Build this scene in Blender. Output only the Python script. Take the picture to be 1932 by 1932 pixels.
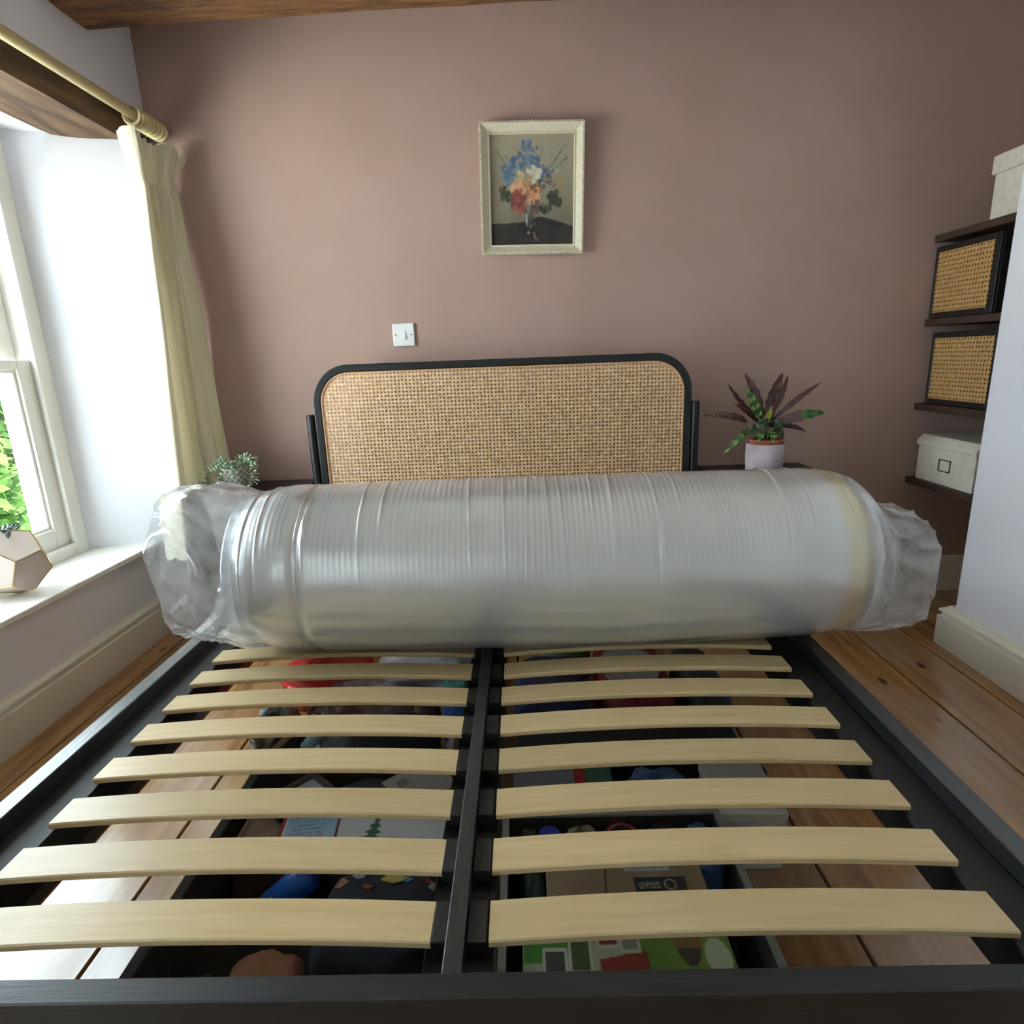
import bpy, bmesh, math, random
from mathutils import Vector, Matrix, noise
random.seed(7)
for o in list(bpy.data.objects):
    bpy.data.objects.remove(o, do_unlink=True)
SC = bpy.context.scene
COL = SC.collection
PI = math.pi

# ---------------------------------------------------------------- camera
CAM_Z = 1.12
F_PX, PITCH, ROLL, YAW = 1143.13, .248384, -.037827, .0219082
cy, sy = math.cos(YAW), math.sin(YAW)
fwd = Vector((-sy * math.cos(PITCH), cy * math.cos(PITCH), -math.sin(PITCH)))
rgt = Vector((cy, sy, 0)); upv = rgt.cross(fwd)
r2 = math.cos(ROLL) * rgt + math.sin(ROLL) * upv
u2 = -math.sin(ROLL) * rgt + math.cos(ROLL) * upv
cam_data = bpy.data.cameras.new('camera')
cam = bpy.data.objects.new('camera', cam_data); COL.objects.link(cam)
cam_data.sensor_width = 36; cam_data.sensor_fit = 'HORIZONTAL'
cam_data.lens = F_PX / 1932 * 36
cam_data.clip_start = .02
m = Matrix.Identity(4)
for i in range(3):
    m[i][0], m[i][1], m[i][2] = r2[i], u2[i], -fwd[i]
m[0][3], m[1][3], m[2][3] = 0, 0, CAM_Z
cam.matrix_world = m
SC.camera = cam

# ---------------------------------------------------------------- light
EXPOSURE = 0.40
SKY = 10.5
SUN = 65.0
SC.view_settings.view_transform = 'Standard'
SC.view_settings.look = 'None'
SC.view_settings.gamma = 1
SC.view_settings.use_curve_mapping = False
SC.view_settings.exposure = EXPOSURE
SC.cycles.use_denoising = True
SC.cycles.max_bounces = 11
SC.cycles.diffuse_bounces = 6
SC.cycles.transparent_max_bounces = 18
SC.cycles.adaptive_threshold = .025
SC.cycles.sample_clamp_indirect = 12
SC.cycles.caustics_reflective = False
SC.cycles.caustics_refractive = False
w = bpy.data.worlds.new('sky'); SC.world = w; w.use_nodes = True
bg = w.node_tree.nodes['Background']
bg.inputs[0].default_value = (.78, .90, 1.0, 1); bg.inputs[1].default_value = SKY
sd = bpy.data.lights.new('sun', 'SUN'); sd.energy = SUN; sd.angle = .02; sd.color = (1, .97, .92)
sun = bpy.data.objects.new('sun', sd); COL.objects.link(sun)
sun.rotation_euler = Vector((-.62, .25, -.95)).to_track_quat('-Z', 'Y').to_euler()
for py_, pw_ in ((1.72, 1.36), (-.74, .85)):  # second entry serves the added fill window
    pd = bpy.data.lights.new('window_portal', 'AREA'); pd.shape = 'RECTANGLE'; pd.size = 1.62; pd.size_y = pw_
    pd.cycles.is_portal = True
    po = bpy.data.objects.new('window_portal', pd); COL.objects.link(po)
    po.location = (-2.06, py_, 1.2); po.rotation_euler = (0, -PI / 2, 0)

# ---------------------------------------------------------------- helpers
def hexc(h):
    h = h.lstrip('#'); out = []
    for i in (0, 2, 4):
        c = int(h[i:i + 2], 16) / 255
        out.append(c / 12.92 if c <= .04045 else ((c + .055) / 1.055) ** 2.4)
    return tuple(out)

class NT:
    def __init__(s, name):
        s.m = bpy.data.materials.new(name); s.m.use_nodes = True
        s.t = s.m.node_tree; s.t.nodes.clear()
        s.out = s.t.nodes.new('ShaderNodeOutputMaterial')
    def n(s, typ, **kw):
        nd = s.t.nodes.new(typ)
        for k, v in kw.items(): setattr(nd, k, v)
        return nd
    def l(s, a, b): s.t.links.new(a, b)
    def set(s, nd, **kw):
        for k, v in kw.items():
            i = nd.inputs[k.replace('_', ' ')]
            if isinstance(v, (int, float)): i.default_value = v
            elif isinstance(v, tuple): i.default_value = v if len(v) == len(i.default_value) else (*v, 1)
            else: s.l(v, i)
        return nd

def mat(name, c1, c2=None, rough=.6, spec=.5, scale=8, stretch=(1, 1, 1), detail=4, bump=0, bscale=None, metal=0, coat=0, coatr=.1, rvar=0, randv=0, dist=0, sheen=0, lo=.35, hi=.65):
    N = NT(name); b = N.n('ShaderNodeBsdfPrincipled')
    b.inputs['Roughness'].default_value = rough; b.inputs['Specular IOR Level'].default_value = spec
    b.inputs['Metallic'].default_value = metal
    b.inputs['Coat Weight'].default_value = coat; b.inputs['Coat Roughness'].default_value = coatr
    b.inputs['Sheen Weight'].default_value = sheen
    c1 = hexc(c1) if isinstance(c1, str) else c1
    c2 = hexc(c2) if isinstance(c2, str) else c2
    N.l(b.outputs[0], N.out.inputs[0])
    if c2 is None and not bump and not randv:
        b.inputs['Base Color'].default_value = (*c1, 1); return N.m
    tc = N.n('ShaderNodeTexCoord'); mp = N.n('ShaderNodeMapping'); N.l(tc.outputs['Object'], mp.inputs[0])
    mp.inputs['Scale'].default_value = stretch
    src = mp.outputs[0]
    if randv:
        oi = N.n('ShaderNodeObjectInfo'); vm = N.n('ShaderNodeVectorMath', operation='MULTIPLY_ADD')
        N.l(oi.outputs['Random'], vm.inputs[0]); vm.inputs[1].default_value = (37, 53, 71); N.l(src, vm.inputs[2]); src = vm.outputs[0]
    nz = N.n('ShaderNodeTexNoise'); N.l(src, nz.inputs['Vector'])
    nz.inputs['Scale'].default_value = scale; nz.inputs['Detail'].default_value = detail; nz.inputs['Distortion'].default_value = dist
    col = None
    if c2 is not None:
        cr = N.n('ShaderNodeValToRGB'); cr.color_ramp.elements[0].position = lo; cr.color_ramp.elements[1].position = hi
        cr.color_ramp.elements[0].color = (*c1, 1); cr.color_ramp.elements[1].color = (*c2, 1)
        N.l(nz.outputs['Fac'], cr.inputs[0]); col = cr.outputs[0]
    if randv:
        hs = N.n('ShaderNodeHueSaturation'); ma = N.n('ShaderNodeMapRange')
        N.l(oi.outputs['Random'], ma.inputs[0]); ma.inputs['To Min'].default_value = 1 - randv; ma.inputs['To Max'].default_value = 1 + randv
        N.l(ma.outputs[0], hs.inputs['Value'])
        if col: N.l(col, hs.inputs['Color'])
        else: hs.inputs['Color'].default_value = (*c1, 1)
        col = hs.outputs[0]
    if col: N.l(col, b.inputs['Base Color'])
    else: b.inputs['Base Color'].default_value = (*c1, 1)
    if rvar:
        mr = N.n('ShaderNodeMapRange'); N.l(nz.outputs['Fac'], mr.inputs[0])
        mr.inputs['To Min'].default_value = rough - rvar; mr.inputs['To Max'].default_value = rough + rvar; N.l(mr.outputs[0], b.inputs['Roughness'])
    if bump:
        n2 = N.n('ShaderNodeTexNoise'); N.l(src, n2.inputs['Vector']); n2.inputs['Scale'].default_value = bscale or scale * 3; n2.inputs['Detail'].default_value = 4
        bp = N.n('ShaderNodeBump'); bp.inputs['Strength'].default_value = bump; bp.inputs['Distance'].default_value = .01
        N.l(n2.outputs['Fac'], bp.inputs['Height']); N.l(bp.outputs[0], b.inputs['Normal'])
    return N.m

def attr_mat(name, rough=.6, spec=.4, coat=0):
    N = NT(name); b = N.n('ShaderNodeBsdfPrincipled'); a = N.n('ShaderNodeAttribute'); a.attribute_name = 'paint'
    N.l(a.outputs['Color'], b.inputs['Base Color']); b.inputs['Roughness'].default_value = rough
    b.inputs['Specular IOR Level'].default_value = spec; b.inputs['Coat Weight'].default_value = coat
    N.l(b.outputs[0], N.out.inputs[0]); return N.m

def film_mat(name, clear, milk, tint, rough=.12, gloss=.35):
    # thin polythene: mostly see-through, a little milky scatter and a glossy skin
    N = NT(name)
    tr = N.n('ShaderNodeBsdfTransparent'); tr.inputs[0].default_value = (*tint, 1)
    df = N.n('ShaderNodeBsdfDiffuse'); df.inputs[0].default_value = (.90, .91, .92, 1)
    tl = N.n('ShaderNodeBsdfTranslucent'); tl.inputs[0].default_value = (.90, .91, .92, 1)
    m0 = N.n('ShaderNodeMixShader'); m0.inputs[0].default_value = .5; N.l(df.outputs[0], m0.inputs[1]); N.l(tl.outputs[0], m0.inputs[2])
    m1 = N.n('ShaderNodeMixShader'); N.l(tr.outputs[0], m1.inputs[1]); N.l(m0.outputs[0], m1.inputs[2])
    tc = N.n('ShaderNodeTexCoord'); nz = N.n('ShaderNodeTexNoise'); N.l(tc.outputs['Object'], nz.inputs['Vector']); nz.inputs['Scale'].default_value = 9; nz.inputs['Detail'].default_value = 5
    mr = N.n('ShaderNodeMapRange'); mr.inputs['From Min'].default_value = .3; mr.inputs['From Max'].default_value = .7
    mr.inputs['To Min'].default_value = milk * .4; mr.inputs['To Max'].default_value = milk * 1.6; N.l(nz.outputs['Fac'], mr.inputs[0]); N.l(mr.outputs[0], m1.inputs[0])
    gl = N.n('ShaderNodeBsdfGlossy'); gl.inputs['Roughness'].default_value = rough; gl.inputs[0].default_value = (.95, .97, 1, 1)
    fr = N.n('ShaderNodeLayerWeight'); fr.inputs['Blend'].default_value = gloss
    m2 = N.n('ShaderNodeMixShader'); N.l(fr.outputs['Facing'], m2.inputs[0]); N.l(m1.outputs[0], m2.inputs[1]); N.l(gl.outputs[0], m2.inputs[2])
    N.l(m2.outputs[0], N.out.inputs[0]); return N.m

def glass_mat(name):
    N = NT(name); tr = N.n('ShaderNodeBsdfTransparent'); tr.inputs[0].default_value = (.96, .98, .97, 1)
    gl = N.n('ShaderNodeBsdfGlossy'); gl.inputs['Roughness'].default_value = .02
    fr = N.n('ShaderNodeLayerWeight'); fr.inputs['Blend'].default_value = .5
    pw = N.n('ShaderNodeMath', operation='POWER'); pw.inputs[1].default_value = 5; N.l(fr.outputs['Facing'], pw.inputs[0])
    ad = N.n('ShaderNodeMath', operation='MULTIPLY_ADD'); ad.inputs[1].default_value = .8; ad.inputs[2].default_value = .03; N.l(pw.outputs[0], ad.inputs[0])
    mx = N.n('ShaderNodeMixShader'); N.l(ad.outputs[0], mx.inputs[0]); N.l(tr.outputs[0], mx.inputs[1]); N.l(gl.outputs[0], mx.inputs[2])
    N.l(mx.outputs[0], N.out.inputs[0]); return N.m

class MB:
    """collects shapes into one mesh"""
    def __init__(s): s.v = []; s.f = []; s.col = None
    def box(s, x0, x1, y0, y1, z0, z1):
        k = len(s.v)
        s.v += [(x, y, z) for z in (z0, z1) for y in (y0, y1) for x in (x0, x1)]
        s.f += [tuple(k + i for i in q) for q in ((0, 2, 3, 1), (4, 5, 7, 6), (0, 1, 5, 4), (2, 6, 7, 3), (0, 4, 6, 2), (1, 3, 7, 5))]
        return s
    def prism(s, pts, axis, a, b):
        """closed outline pts (2-D) extruded along axis from a to b"""
        k = len(s.v); n = len(pts)
        def mk(p, t):
            return {'x': (t, p[0], p[1]), 'y': (p[0], t, p[1]), 'z': (p[0], p[1], t)}[axis]
        s.v += [mk(p, a) for p in pts] + [mk(p, b) for p in pts]
        s.f += [(k + i, k + (i + 1) % n, k + n + (i + 1) % n, k + n + i) for i in range(n)]
        s.f += [tuple(k + i for i in range(n))[::-1], tuple(k + n + i for i in range(n))]
        return s
    def tube(s, path, rad, seg=10, cap=True, flat=1):
        path = [Vector(p) for p in path]; k = len(s.v); n = len(path)
        rr = rad if isinstance(rad, (list, tuple)) else [rad] * n
        prev = None
        for i, p in enumerate(path):
            d = (path[min(i + 1, n - 1)] - path[max(i - 1, 0)]).normalized()
            if prev is None:
                a = Vector((0, 0, 1)) if abs(d.z) < .9 else Vector((1, 0, 0))
                prev = d.cross(a).normalized()
            prev = (prev - d * prev.dot(d)).normalized(); q = d.cross(prev)
            for j in range(seg):
                t = 2 * PI * j / seg
                s.v.append(tuple(p + rr[i] * (math.cos(t) * prev + flat * math.sin(t) * q)))
        for i in range(n - 1):
            for j in range(seg):
                s.f.append((k + i * seg + j, k + i * seg + (j + 1) % seg, k + (i + 1) * seg + (j + 1) % seg, k + (i + 1) * seg + j))
        if cap:
            s.f.append(tuple(k + j for j in range(seg))[::-1]); s.f.append(tuple(k + (n - 1) * seg + j for j in range(seg)))
        return s
    def lathe(s, prof, c=(0, 0, 0), seg=32):
        k = len(s.v); n = len(prof)
        for r, z in prof:
            for j in range(seg):
                t = 2 * PI * j / seg; s.v.append((c[0] + r * math.cos(t), c[1] + r * math.sin(t), c[2] + z))
        for i in range(n - 1):
            for j in range(seg):
                s.f.append((k + i * seg + j, k + i * seg + (j + 1) % seg, k + (i + 1) * seg + (j + 1) % seg, k + (i + 1) * seg + j))
        s.f.append(tuple(k + j for j in range(seg))[::-1]); s.f.append(tuple(k + (n - 1) * seg + j for j in range(seg)))
        return s
    def torus(s, c, R, r, axis='y', seg=28, sub=10):
        k = len(s.v)
        for i in range(seg):
            t = 2 * PI * i / seg
            for j in range(sub):
                u = 2 * PI * j / sub; a = R + r * math.cos(u); h = r * math.sin(u)
                p = {'y': (a * math.cos(t), h, a * math.sin(t)), 'z': (a * math.cos(t), a * math.sin(t), h), 'x': (h, a * math.cos(t), a * math.sin(t))}[axis]
                s.v.append((c[0] + p[0], c[1] + p[1], c[2] + p[2]))
        for i in range(seg):
            for j in range(sub):
                s.f.append((k + i * sub + j, k + ((i + 1) % seg) * sub + j, k + ((i + 1) % seg) * sub + (j + 1) % sub, k + i * sub + (j + 1) % sub))
        return s
    def grid(s, fn, nu, nv, wrapv=False):
        k = len(s.v)
        for i in range(nu + 1):
            for j in range(nv + (0 if wrapv else 1)):
                s.v.append(tuple(fn(i / nu, j / nv)))
        w_ = nv if wrapv else nv + 1
        for i in range(nu):
            for j in range(nv):
                j2 = (j + 1) % w_
                s.f.append((k + i * w_ + j, k + (i + 1) * w_ + j, k + (i + 1) * w_ + j2, k + i * w_ + j2))
        return s

def wloc(o):
    p = Vector((0, 0, 0))
    while o is not None:
        p = p + o.location; o = o.parent
    return p

def obj(name, mb, material, parent=None, bevel=0, smooth=False, seg=2, recalc=False, world=True, origin=None):
    """one mesh object; coordinates given in the world unless world=False"""
    me = bpy.data.meshes.new(name)
    off = wloc(parent) if (parent is not None and world) else Vector((0, 0, 0))
    loc = Vector((0, 0, 0))
    if parent is None and origin is not None:
        off = Vector(origin); loc = Vector(origin)
    me.from_pydata([tuple(Vector(v) - off) for v in mb.v] if off.length else mb.v, [], mb.f)
    if bevel or recalc:
        bm = bmesh.new(); bm.from_mesh(me)
        bmesh.ops.recalc_face_normals(bm, faces=bm.faces)
        if bevel:
            ed = [e for e in bm.edges if len(e.link_faces) == 2 and e.calc_face_angle(0) > .5]
            bmesh.ops.bevel(bm, geom=ed, offset=bevel, segments=seg, profile=.5, affect='EDGES')
        bm.to_mesh(me); bm.free()
    if smooth:
        me.polygons.foreach_set('use_smooth', [True] * len(me.polygons))
    me.materials.append(material)
    o = bpy.data.objects.new(name, me); COL.objects.link(o); o.parent = parent; o.location = loc
    return o

def thing(name, label, cat, loc=(0, 0, 0), group=None):
    o = bpy.data.objects.new(name, None); COL.objects.link(o); o.location = loc; o.empty_display_size = .05
    return tag(o, label, cat, group)
def tag(o, label, cat, group=None):
    o['label'] = label; o['category'] = cat
    if group: o['group'] = group
    return o
def struct(o): o['kind'] = 'structure'; return o
def link_copy(src, parent, loc=None, rot=None):
    c = src.copy(); COL.objects.link(c); c.parent = parent
    if loc is not None: c.location = loc
    if rot is not None: c.rotation_euler = rot
    return c
def B(*a): return MB().box(*a)
def paint(o, cols):
    at = o.data.color_attributes.new('paint', 'FLOAT_COLOR', 'POINT')
    flat = []
    for c in cols: flat += [c[0], c[1], c[2], 1]
    at.data.foreach_set('color', flat)
def lerp(a, b, t): return a + (b - a) * t
def sstep(a, b, x):
    t = max(0, min(1, (x - a) / (b - a))); return t * t * (3 - 2 * t)
def fbm(p, o=4): return noise.fractal(Vector(p), 1, 2, o)

# ---------------------------------------------------------------- materials
M = {}
M['mauve'] = mat('mauve_paint', '#b3978b', '#b99d92', rough=.85, spec=.25, scale=2.5, bump=.06, bscale=60)
M['white'] = mat('white_emulsion', '#e6e7ee', '#ebecf2', rough=.85, spec=.3, scale=2, bump=.15, bscale=14)
M['gloss'] = mat('cream_gloss_paint', '#e6e1d0', '#ebe6d7', rough=.35, spec=.5, scale=6, bump=.04, bscale=40)
M['frame'] = mat('window_white_paint', '#eceae2', '#f1efe8', rough=.4, scale=5, bump=.04, bscale=30)
M['ceil'] = mat('ceiling_paint', '#e6e2da', rough=.9, spec=.2)
M['stone'] = mat('whitewashed_stone', '#efeee8', '#e4e2da', rough=.9, scale=12, bump=.4, bscale=25)
M['glass'] = glass_mat('window_glass')
M['oak'] = mat('old_oak_beam', '#4a3122', '#94673a', rough=.7, scale=4.2, stretch=(.9, 4, 4), detail=9, bump=1, bscale=12, dist=1.4, lo=.3, hi=.72)
M['lintel'] = mat('dark_timber_lintel', '#4a382a', '#7d6249', rough=.8, scale=3.5, stretch=(4, .7, 4), detail=8, bump=.6, bscale=9, dist=.4)
M['black'] = mat('black_stained_wood', '#131314', '#1b1b1c', rough=.36, spec=.5, scale=6, stretch=(3, 3, 3), bump=.05, bscale=60)
M['rail_y'] = mat('black_stained_rail_y', '#191a1b', '#242627', rough=.34, spec=.8, coat=.35, coatr=.28, scale=14, stretch=(9, .5, 9), bump=.08, bscale=30)
M['rail_x'] = mat('black_stained_rail_x', '#121313', '#1a1b1b', rough=.45, spec=.5, coat=.15, coatr=.28, scale=14, stretch=(.5, 9, 9), bump=.08, bscale=30)
M['holder'] = mat('slat_holder_rubber', '#1a1815', '#201d19', rough=.55, scale=20)
M['slat'] = mat('birch_slat', '#c3a97b', '#d2bb8f', rough=.33, spec=.45, scale=9, stretch=(.5, 9, 9), detail=6, bump=.05, bscale=40, randv=.12, dist=.5, lo=.25, hi=.75)
M['cane'] = mat('cane_webbing', '#ddb283', '#f0cca0', rough=.55, scale=60, detail=3, bump=.3, bscale=220)
M['canetrim'] = mat('cane_spline', '#dfae7c', rough=.5)
M['curtain'] = mat('cream_curtain_cloth', '#e6dfc4', '#ece6cf', rough=.85, spec=.2, scale=40, stretch=(1, 1, .1), bump=.15, bscale=60, sheen=.2)
def lined_cloth():
    m_ = M['curtain']; t = m_.node_tree; pb = next(n for n in t.nodes if n.type == 'BSDF_PRINCIPLED'); out = next(n for n in t.nodes if n.type == 'OUTPUT_MATERIAL')
    tl = t.nodes.new('ShaderNodeBsdfTranslucent'); tl.inputs[0].default_value = (*hexc('#f0ead6'), 1)
    mx = t.nodes.new('ShaderNodeMixShader'); mx.inputs[0].default_value = .16
    t.links.new(pb.outputs[0], mx.inputs[1]); t.links.new(tl.outputs[0], mx.inputs[2]); t.links.new(mx.outputs[0], out.inputs[0])
lined_cloth()
M['rod'] = mat('cream_wooden_rod', '#cdbd8c', '#d8c998', rough=.4, scale=10, stretch=(5, .4, 5))
M['plastic_white'] = mat('white_plastic', '#eeeeec', rough=.3)
M['screw'] = mat('screw_metal', '#8b8b88', rough=.4, metal=.8)
M['picframe'] = mat('cream_picture_frame', '#d9d0b4', '#e6dec6', rough=.6, scale=120, bump=.35, bscale=200)
M['gold'] = mat('gold_line', '#c9b27a', rough=.3, metal=.9)
M['blush'] = mat('blush_ceramic', '#d6c6bc', '#dccdc4', rough=.45, scale=5)
M['pinkpot'] = mat('pale_pink_pot', '#cdbfc4', '#b9a9b0', rough=.8, scale=9, bump=.1, bscale=40)
M['terracotta'] = mat('terracotta', '#b8683f', '#a65a36', rough=.8, scale=20)
M['soil'] = mat('dark_soil', '#2a211b', '#3a2e25', rough=.95, scale=60, bump=.6, bscale=90)
M['box_linen'] = mat('pale_linen_board', '#d3cdbb', '#ddd8c9', rough=.8, scale=40, bump=.15, bscale=150)
M['shelf'] = mat('dark_walnut_shelf', '#3b2a22', '#4a352a', rough=.5, scale=8, stretch=(6, .6, 6), bump=.05)
M['basket'] = mat('black_basket_frame', '#1c1817', rough=.5)
M['cane_dark'] = mat('cane_panel', '#b98d52', '#cda46a', rough=.55, scale=60, bump=.3, bscale=220)
M['brass'] = mat('dark_brass', '#6d604a', rough=.4, metal=.8)

# floor boards: pine with grain along the room, knots, varnish
def floor_mat():
    N = NT('varnished_pine_board'); b = N.n('ShaderNodeBsdfPrincipled'); N.l(b.outputs[0], N.out.inputs[0])
    tc = N.n('ShaderNodeTexCoord'); oi = N.n('ShaderNodeObjectInfo')
    vm = N.n('ShaderNodeVectorMath', operation='MULTIPLY_ADD'); N.l(oi.outputs['Random'], vm.inputs[0]); vm.inputs[1].default_value = (31, 57, 13); N.l(tc.outputs['Object'], vm.inputs[2])
    mp = N.n('ShaderNodeMapping'); mp.inputs['Scale'].default_value = (11, .75, 1); N.l(vm.outputs[0], mp.inputs[0])
    n1 = N.n('ShaderNodeTexNoise'); n1.inputs['Scale'].default_value = 2.2; n1.inputs['Detail'].default_value = 7; n1.inputs['Distortion'].default_value = .9; N.l(mp.outputs[0], n1.inputs['Vector'])
    cr = N.n('ShaderNodeValToRGB'); e = cr.color_ramp.elements
    e[0].position = .28; e[0].color = (*hexc('#85592c'), 1); e[1].position = .72; e[1].color = (*hexc('#bd925c'), 1)
    x = e.new(.5); x.color = (*hexc('#a67944'), 1); N.l(n1.outputs['Fac'], cr.inputs[0])
    # worn, bleached patches
    n2 = N.n('ShaderNodeTexNoise'); n2.inputs['Scale'].default_value = 2.3; n2.inputs['Detail'].default_value = 6; N.l(vm.outputs[0], n2.inputs['Vector'])
    r2_ = N.n('ShaderNodeMapRange'); r2_.inputs['From Min'].default_value = .42; r2_.inputs['From Max'].default_value = .80; N.l(n2.outputs['Fac'], r2_.inputs[0])
    mx = N.n('ShaderNodeMix', data_type='RGBA'); mx.inputs[7].default_value = (*hexc('#ac9078'), 1); N.l(cr.outputs[0], mx.inputs[6])
    mm = N.n('ShaderNodeMath', operation='MULTIPLY'); mm.inputs[1].default_value = .85; N.l(r2_.outputs[0], mm.inputs[0]); N.l(mm.outputs[0], mx.inputs[0])
    # knots
    mk = N.n('ShaderNodeMapping'); mk.inputs['Scale'].default_value = (7, 3.2, 0); N.l(vm.outputs[0], mk.inputs[0])
    vo = N.n('ShaderNodeTexVoronoi'); vo.inputs['Scale'].default_value = 1.0; N.l(mk.outputs[0], vo.inputs['Vector'])
    kr = N.n('ShaderNodeMapRange'); kr.inputs['From Min'].default_value = .05; kr.inputs['From Max'].default_value = .10; kr.inputs['To Min'].default_value = .9; kr.inputs['To Max'].default_value = 0; N.l(vo.outputs['Distance'], kr.inputs[0])
    mx2 = N.n('ShaderNodeMix', data_type='RGBA'); mx2.inputs[7].default_value = (*hexc('#3d2614'), 1); N.l(mx.outputs[2], mx2.inputs[6]); N.l(kr.outputs[0], mx2.inputs[0])
    hs = N.n('ShaderNodeHueSaturation'); ma = N.n('ShaderNodeMapRange'); ma.inputs['To Min'].default_value = .88; ma.inputs['To Max'].default_value = 1.1
    N.l(oi.outputs['Random'], ma.inputs[0]); N.l(ma.outputs[0], hs.inputs['Value']); N.l(mx2.outputs[2], hs.inputs['Color']); N.l(hs.outputs[0], b.inputs['Base Color'])
    rr = N.n('ShaderNodeMapRange'); rr.inputs['To Min'].default_value = .10; rr.inputs['To Max'].default_value = .30; N.l(n2.outputs['Fac'], rr.inputs[0]); N.l(rr.outputs[0], b.inputs['Roughness'])
    b.inputs['Specular IOR Level'].default_value = .7; b.inputs['Coat Weight'].default_value = .5; b.inputs['Coat Roughness'].default_value = .12
    bp = N.n('ShaderNodeBump'); bp.inputs['Strength'].default_value = .12; bp.inputs['Distance'].default_value = .004; N.l(n1.outputs['Fac'], bp.inputs['Height']); N.l(bp.outputs[0], b.inputs['Normal'])
    return N.m
M['floor'] = floor_mat()
M['subfloor'] = mat('dark_subfloor', '#241a12', rough=.9)

# ================================================================= ROOM
YW = 2.69            # mauve wall
XL, XR = -1.61, 1.597
ROOM_Y0 = -1.35
# floor with single boards
fl = struct(obj('floor', B(-1.70, 2.2, ROOM_Y0 - .1, YW + .05, -.08, -.024), M['subfloor']))
edges = [-1.64, -1.487, -1.29, -1.09, -.885, -.675, -.465, -.255, -.045, .185, .405, .625, .845, 1.075, 1.3, 1.505, 1.72, 1.93, 2.16]
for i in range(len(edges) - 1):
    a, b_ = edges[i] + .0028, edges[i + 1] - .0028
    cuts = [ROOM_Y0 - .05, YW + .02]
    if i in (3, 6, 9, 12): cuts = [ROOM_Y0 - .05, [.1, -.2, .3, 1.95][(i // 3) - 1], YW + .02]
    for k in range(len(cuts) - 1):
        obj('floor_board', B(a, b_, cuts[k] + .001, cuts[k + 1] - .001, -.024, 0), M['floor'], fl, bevel=.0025, seg=1)

struct(obj('wall_back', B(-2.1, 2.2, YW, YW + .12, -.05, 2.62), M['mauve']))
struct(obj('wall_right', B(XR, 2.2, ROOM_Y0, 2.134, -.05, 2.62), M['white'], bevel=.012, seg=3))
struct(obj('wall_alcove', B(2.12, 2.2, 2.135, YW, -.05, 2.62), M['mauve']))
struct(obj('wall_front', B(-2.1, 2.2, ROOM_Y0 - .12, ROOM_Y0, -.05, 2.62), M['white']))
struct(obj('ceiling', B(-2.1, 2.2, ROOM_Y0 - .1, YW + .1, 2.52, 2.62), M['ceil']))

# left wall: low wall, piers with splayed reveals, upper wall over the lintel
WX0 = -2.02
Y_WIN0, Y_WIN1 = 1.02, 2.405       # window frame outer edges
FILL_WIN0, FILL_WIN1 = -1.15, -.33           # unseen second window on the same wall, added for fill light
wl = MB()
for ya_, yb_ in ((Y_WIN0 - .13, Y_WIN1 + .13), (FILL_WIN0 - .13, FILL_WIN1 + .13)):
    wl.prism([(WX0, -.05), (XL, -.05), (XL, .39), (WX0, .39)], 'y', ya_, yb_)
def pier(ya, yb, ja, jb):
    # solid between ya and yb; ja / jb splay the near / far reveal; the inner face leans in
    k = len(wl.v)
    for z, xi in ((-.05, -1.505), (1.98, -1.457)):
        sp = (xi + 1.83) * .36
        pts = [(WX0, ya), (-1.83, ya), (xi, ya + (sp if ja else 0)), (xi, yb - (sp if jb else 0)), (-1.83, yb), (WX0, yb)]
        wl.v.extend((p[0], p[1], z) for p in pts)
    for i in range(6):
        wl.f.append((k + i, k + (i + 1) % 6, k + 6 + (i + 1) % 6, k + 6 + i))
    wl.f.append(tuple(k + i for i in range(6))); wl.f.append(tuple(k + 6 + i for i in range(6)))
pier(Y_WIN1, YW, True, False)
pier(FILL_WIN1, Y_WIN0, True, True)
pier(ROOM_Y0, FILL_WIN0, False, True)
wl.prism([(WX0, 1.98), (-1.69, 1.98), (-1.69, 2.065), (-1.455, 2.065), (-1.455, 2.55), (WX0, 2.55)], 'y', ROOM_Y0, YW)
wl.box(-1.69, -1.457, ROOM_Y0, .62, 1.98, 2.065)
wall_left = struct(obj('wall_left', wl, M['white'], recalc=True))
# plaster cove between lintel and window head
cv = MB()
pts = [(-1.688, 1.972)] + [(-1.70 - .14 * math.sin(t), 1.972 + .03 * (1 - math.cos(t)) - .0) for t in [i * PI / 2 / 8 for i in range(9)]] + [(-1.84, 2.01), (-1.688, 2.01)]
cv.prism(pts, 'y', Y_WIN0 - .02, Y_WIN1 + .02)
struct(obj('trim_1', cv, M['white'], recalc=True))

# skirting boards: extruded profile
def skirt_profile(h, t):
    return [(0, 0), (t, 0), (t, h * .72), (t * .72, h * .74), (t * .72, h * .80), (t * .95, h * .83), (t * .95, h * .88), (t * .45, h * .95), (t * .3, h), (0, h)]
mb = MB().prism([(XL - .005 + p[0], p[1]) for p in skirt_profile(.172, .026)], 'y', ROOM_Y0, YW)
struct(obj('baseboard_left', mb, M['gloss'], recalc=True))
mb = MB()
pr = skirt_profile(.158, .035)
k = len(mb.v)
path = [(XR, ROOM_Y0, -1, 0), (XR, 2.134, -1, 1), (2.12, 2.134, 0, 1)]   # x, y, outward direction
for x, y, dx, dy in path:
    for t, z in pr: mb.v.append((x + dx * t, y + dy * t, z))
n = len(pr)
for i in range(2):
    for j in range(n):
        mb.f.append((k + i * n + j, k + i * n + (j + 1) % n, k + (i + 1) * n + (j + 1) % n, k + (i + 1) * n + j))
mb.f.append(tuple(range(k, k + n))); mb.f.append(tuple(range(k + 2 * n, k + 3 * n)))
struct(obj('baseboard_right', mb, M['gloss'], recalc=True))
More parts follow.
